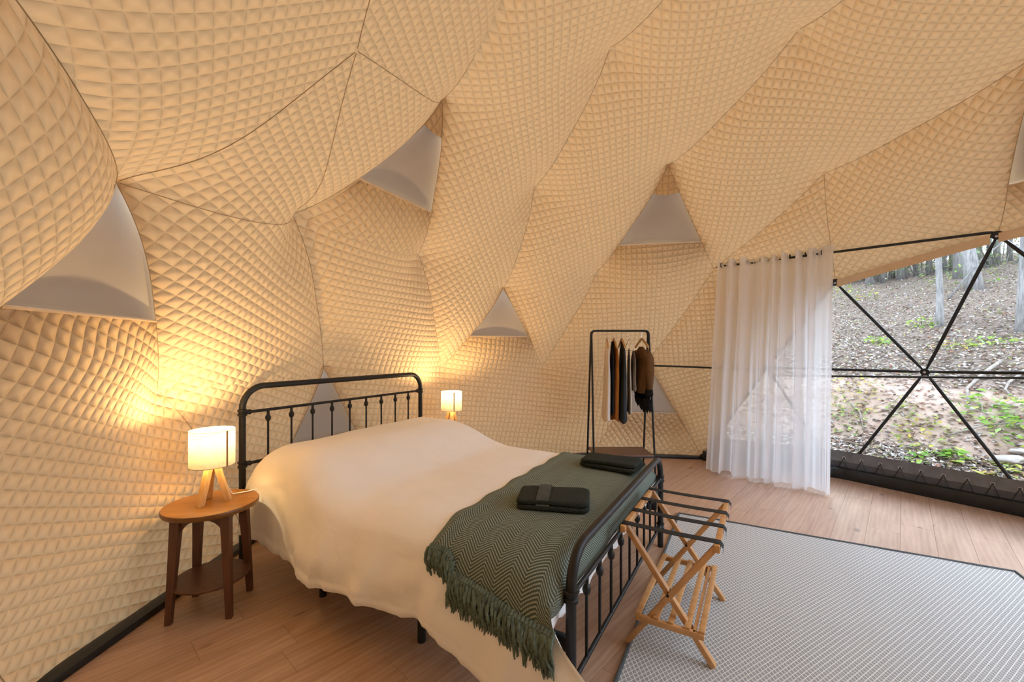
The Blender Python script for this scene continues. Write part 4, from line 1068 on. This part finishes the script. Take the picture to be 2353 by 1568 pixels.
def thicket(u, v, rad, n, label, cols):
    h = gpix(u, v)
    if h is None: return
    o = thing('thicket', h, label, 'bush'); rg = np.random.default_rng(int(u)); pts = rg.normal(0, 1, (n, 3))*np.array([rad, rad, rad*.45])+np.array([0, 0, rad*.5]); pts[:, 2] = np.abs(pts[:, 2])
    f = leaves('foliage', pts, .085, cols, m_plant, o, .7); f['kind'] = 'stuff'
    for k in range(14):
        a = rg.uniform(0, 6.28); MB().tube([(.3*math.cos(a), .3*math.sin(a), -.05), (rad*.6*math.cos(a), rad*.6*math.sin(a), rad*.6), (rad*math.cos(a), rad*math.sin(a), rad*rg.uniform(.7, 1.4))], [.02, .014, .006], 5).build('twig', m_barkdark, o)
thicket(2040, 642, 1.5, 1500, 'brown-green thicket on the crest left of the slender tree', [(.16, .15, .09), (.22, .20, .12), (.14, .17, .08)])
thicket(2120, 630, 1.3, 1300, 'olive thicket on the crest behind the slender tree', [(.24, .25, .11), (.18, .22, .10)])
thicket(1950, 650, 1.2, 1100, 'green thicket on the crest beside the curtain', [(.16, .22, .10), (.20, .24, .12)])
thicket(2300, 610, 1.3, 1200, 'green thicket on the crest left of the large trunk', [(.22, .28, .10), (.26, .26, .12)])
def stick(pix, r_, label, mat=None):
    P = []
    for (u, v, lift) in pix:
        h = gpix(u, v)
        if h is None: return
        P.append(h+Vector((0, 0, lift)))
    o = MB().tube(P, [r_*(1-.12*k) for k in range(len(P))], 8).build('fallen_branch', mat or m_twig, None, smooth=True); tag(o, label, 'branch')
stick([(2180, 690, .05), (2250, 660, .7), (2330, 625, 1.2)], .022, 'dark branch leaning across the slope towards the large trunk', m_barkdark)
stick([(2300, 838, .05), (2262, 870, .08), (2222, 898, .03), (2226, 930, .02)], .022, 'pale bent root hanging over the clay bank right of the hub')
stick([(2352, 862, .04), (2318, 888, .05), (2310, 900, .03), (2322, 912, .02)], .016, 'thin pale root over the bank at the right edge')
stick([(1955, 930, .03), (1976, 955, .04), (1985, 992, .02)], .012, 'thin pale twig lying on the bank beside the curtain')
stick([(2180, 1010, .05), (2260, 990, .06), (2350, 980, .05)], .012, 'long thin stick lying across the green plants')
for (u, v, s, label) in [(2318, 1062, .17, 'pale flat stone beside the right strut beyond the skirt'), (2345, 1040, .10, 'small grey stone at the right edge beyond the skirt')]:
    h = gpix(u, v)
    if h is not None:
        bm = bmesh.new(); bmesh.ops.create_icosphere(bm, subdivisions=3, radius=1)
        for q in bm.verts: q.co = Vector((q.co.x*s, q.co.y*s*.6, q.co.z*s*.3))*(1+.25*noise.noise(q.co*1.7))
        m = MB(); bm.verts.index_update(); m.add([q.co for q in bm.verts], [[w.index for w in f.verts] for f in bm.faces]); bm.free()
        tag(m.build('stone', simple('pale_stone', (.36, .32, .28), .9, 0, 6, .2, .02), None, smooth=True, loc=h+Vector((0, 0, s*.12))), label, 'stone')
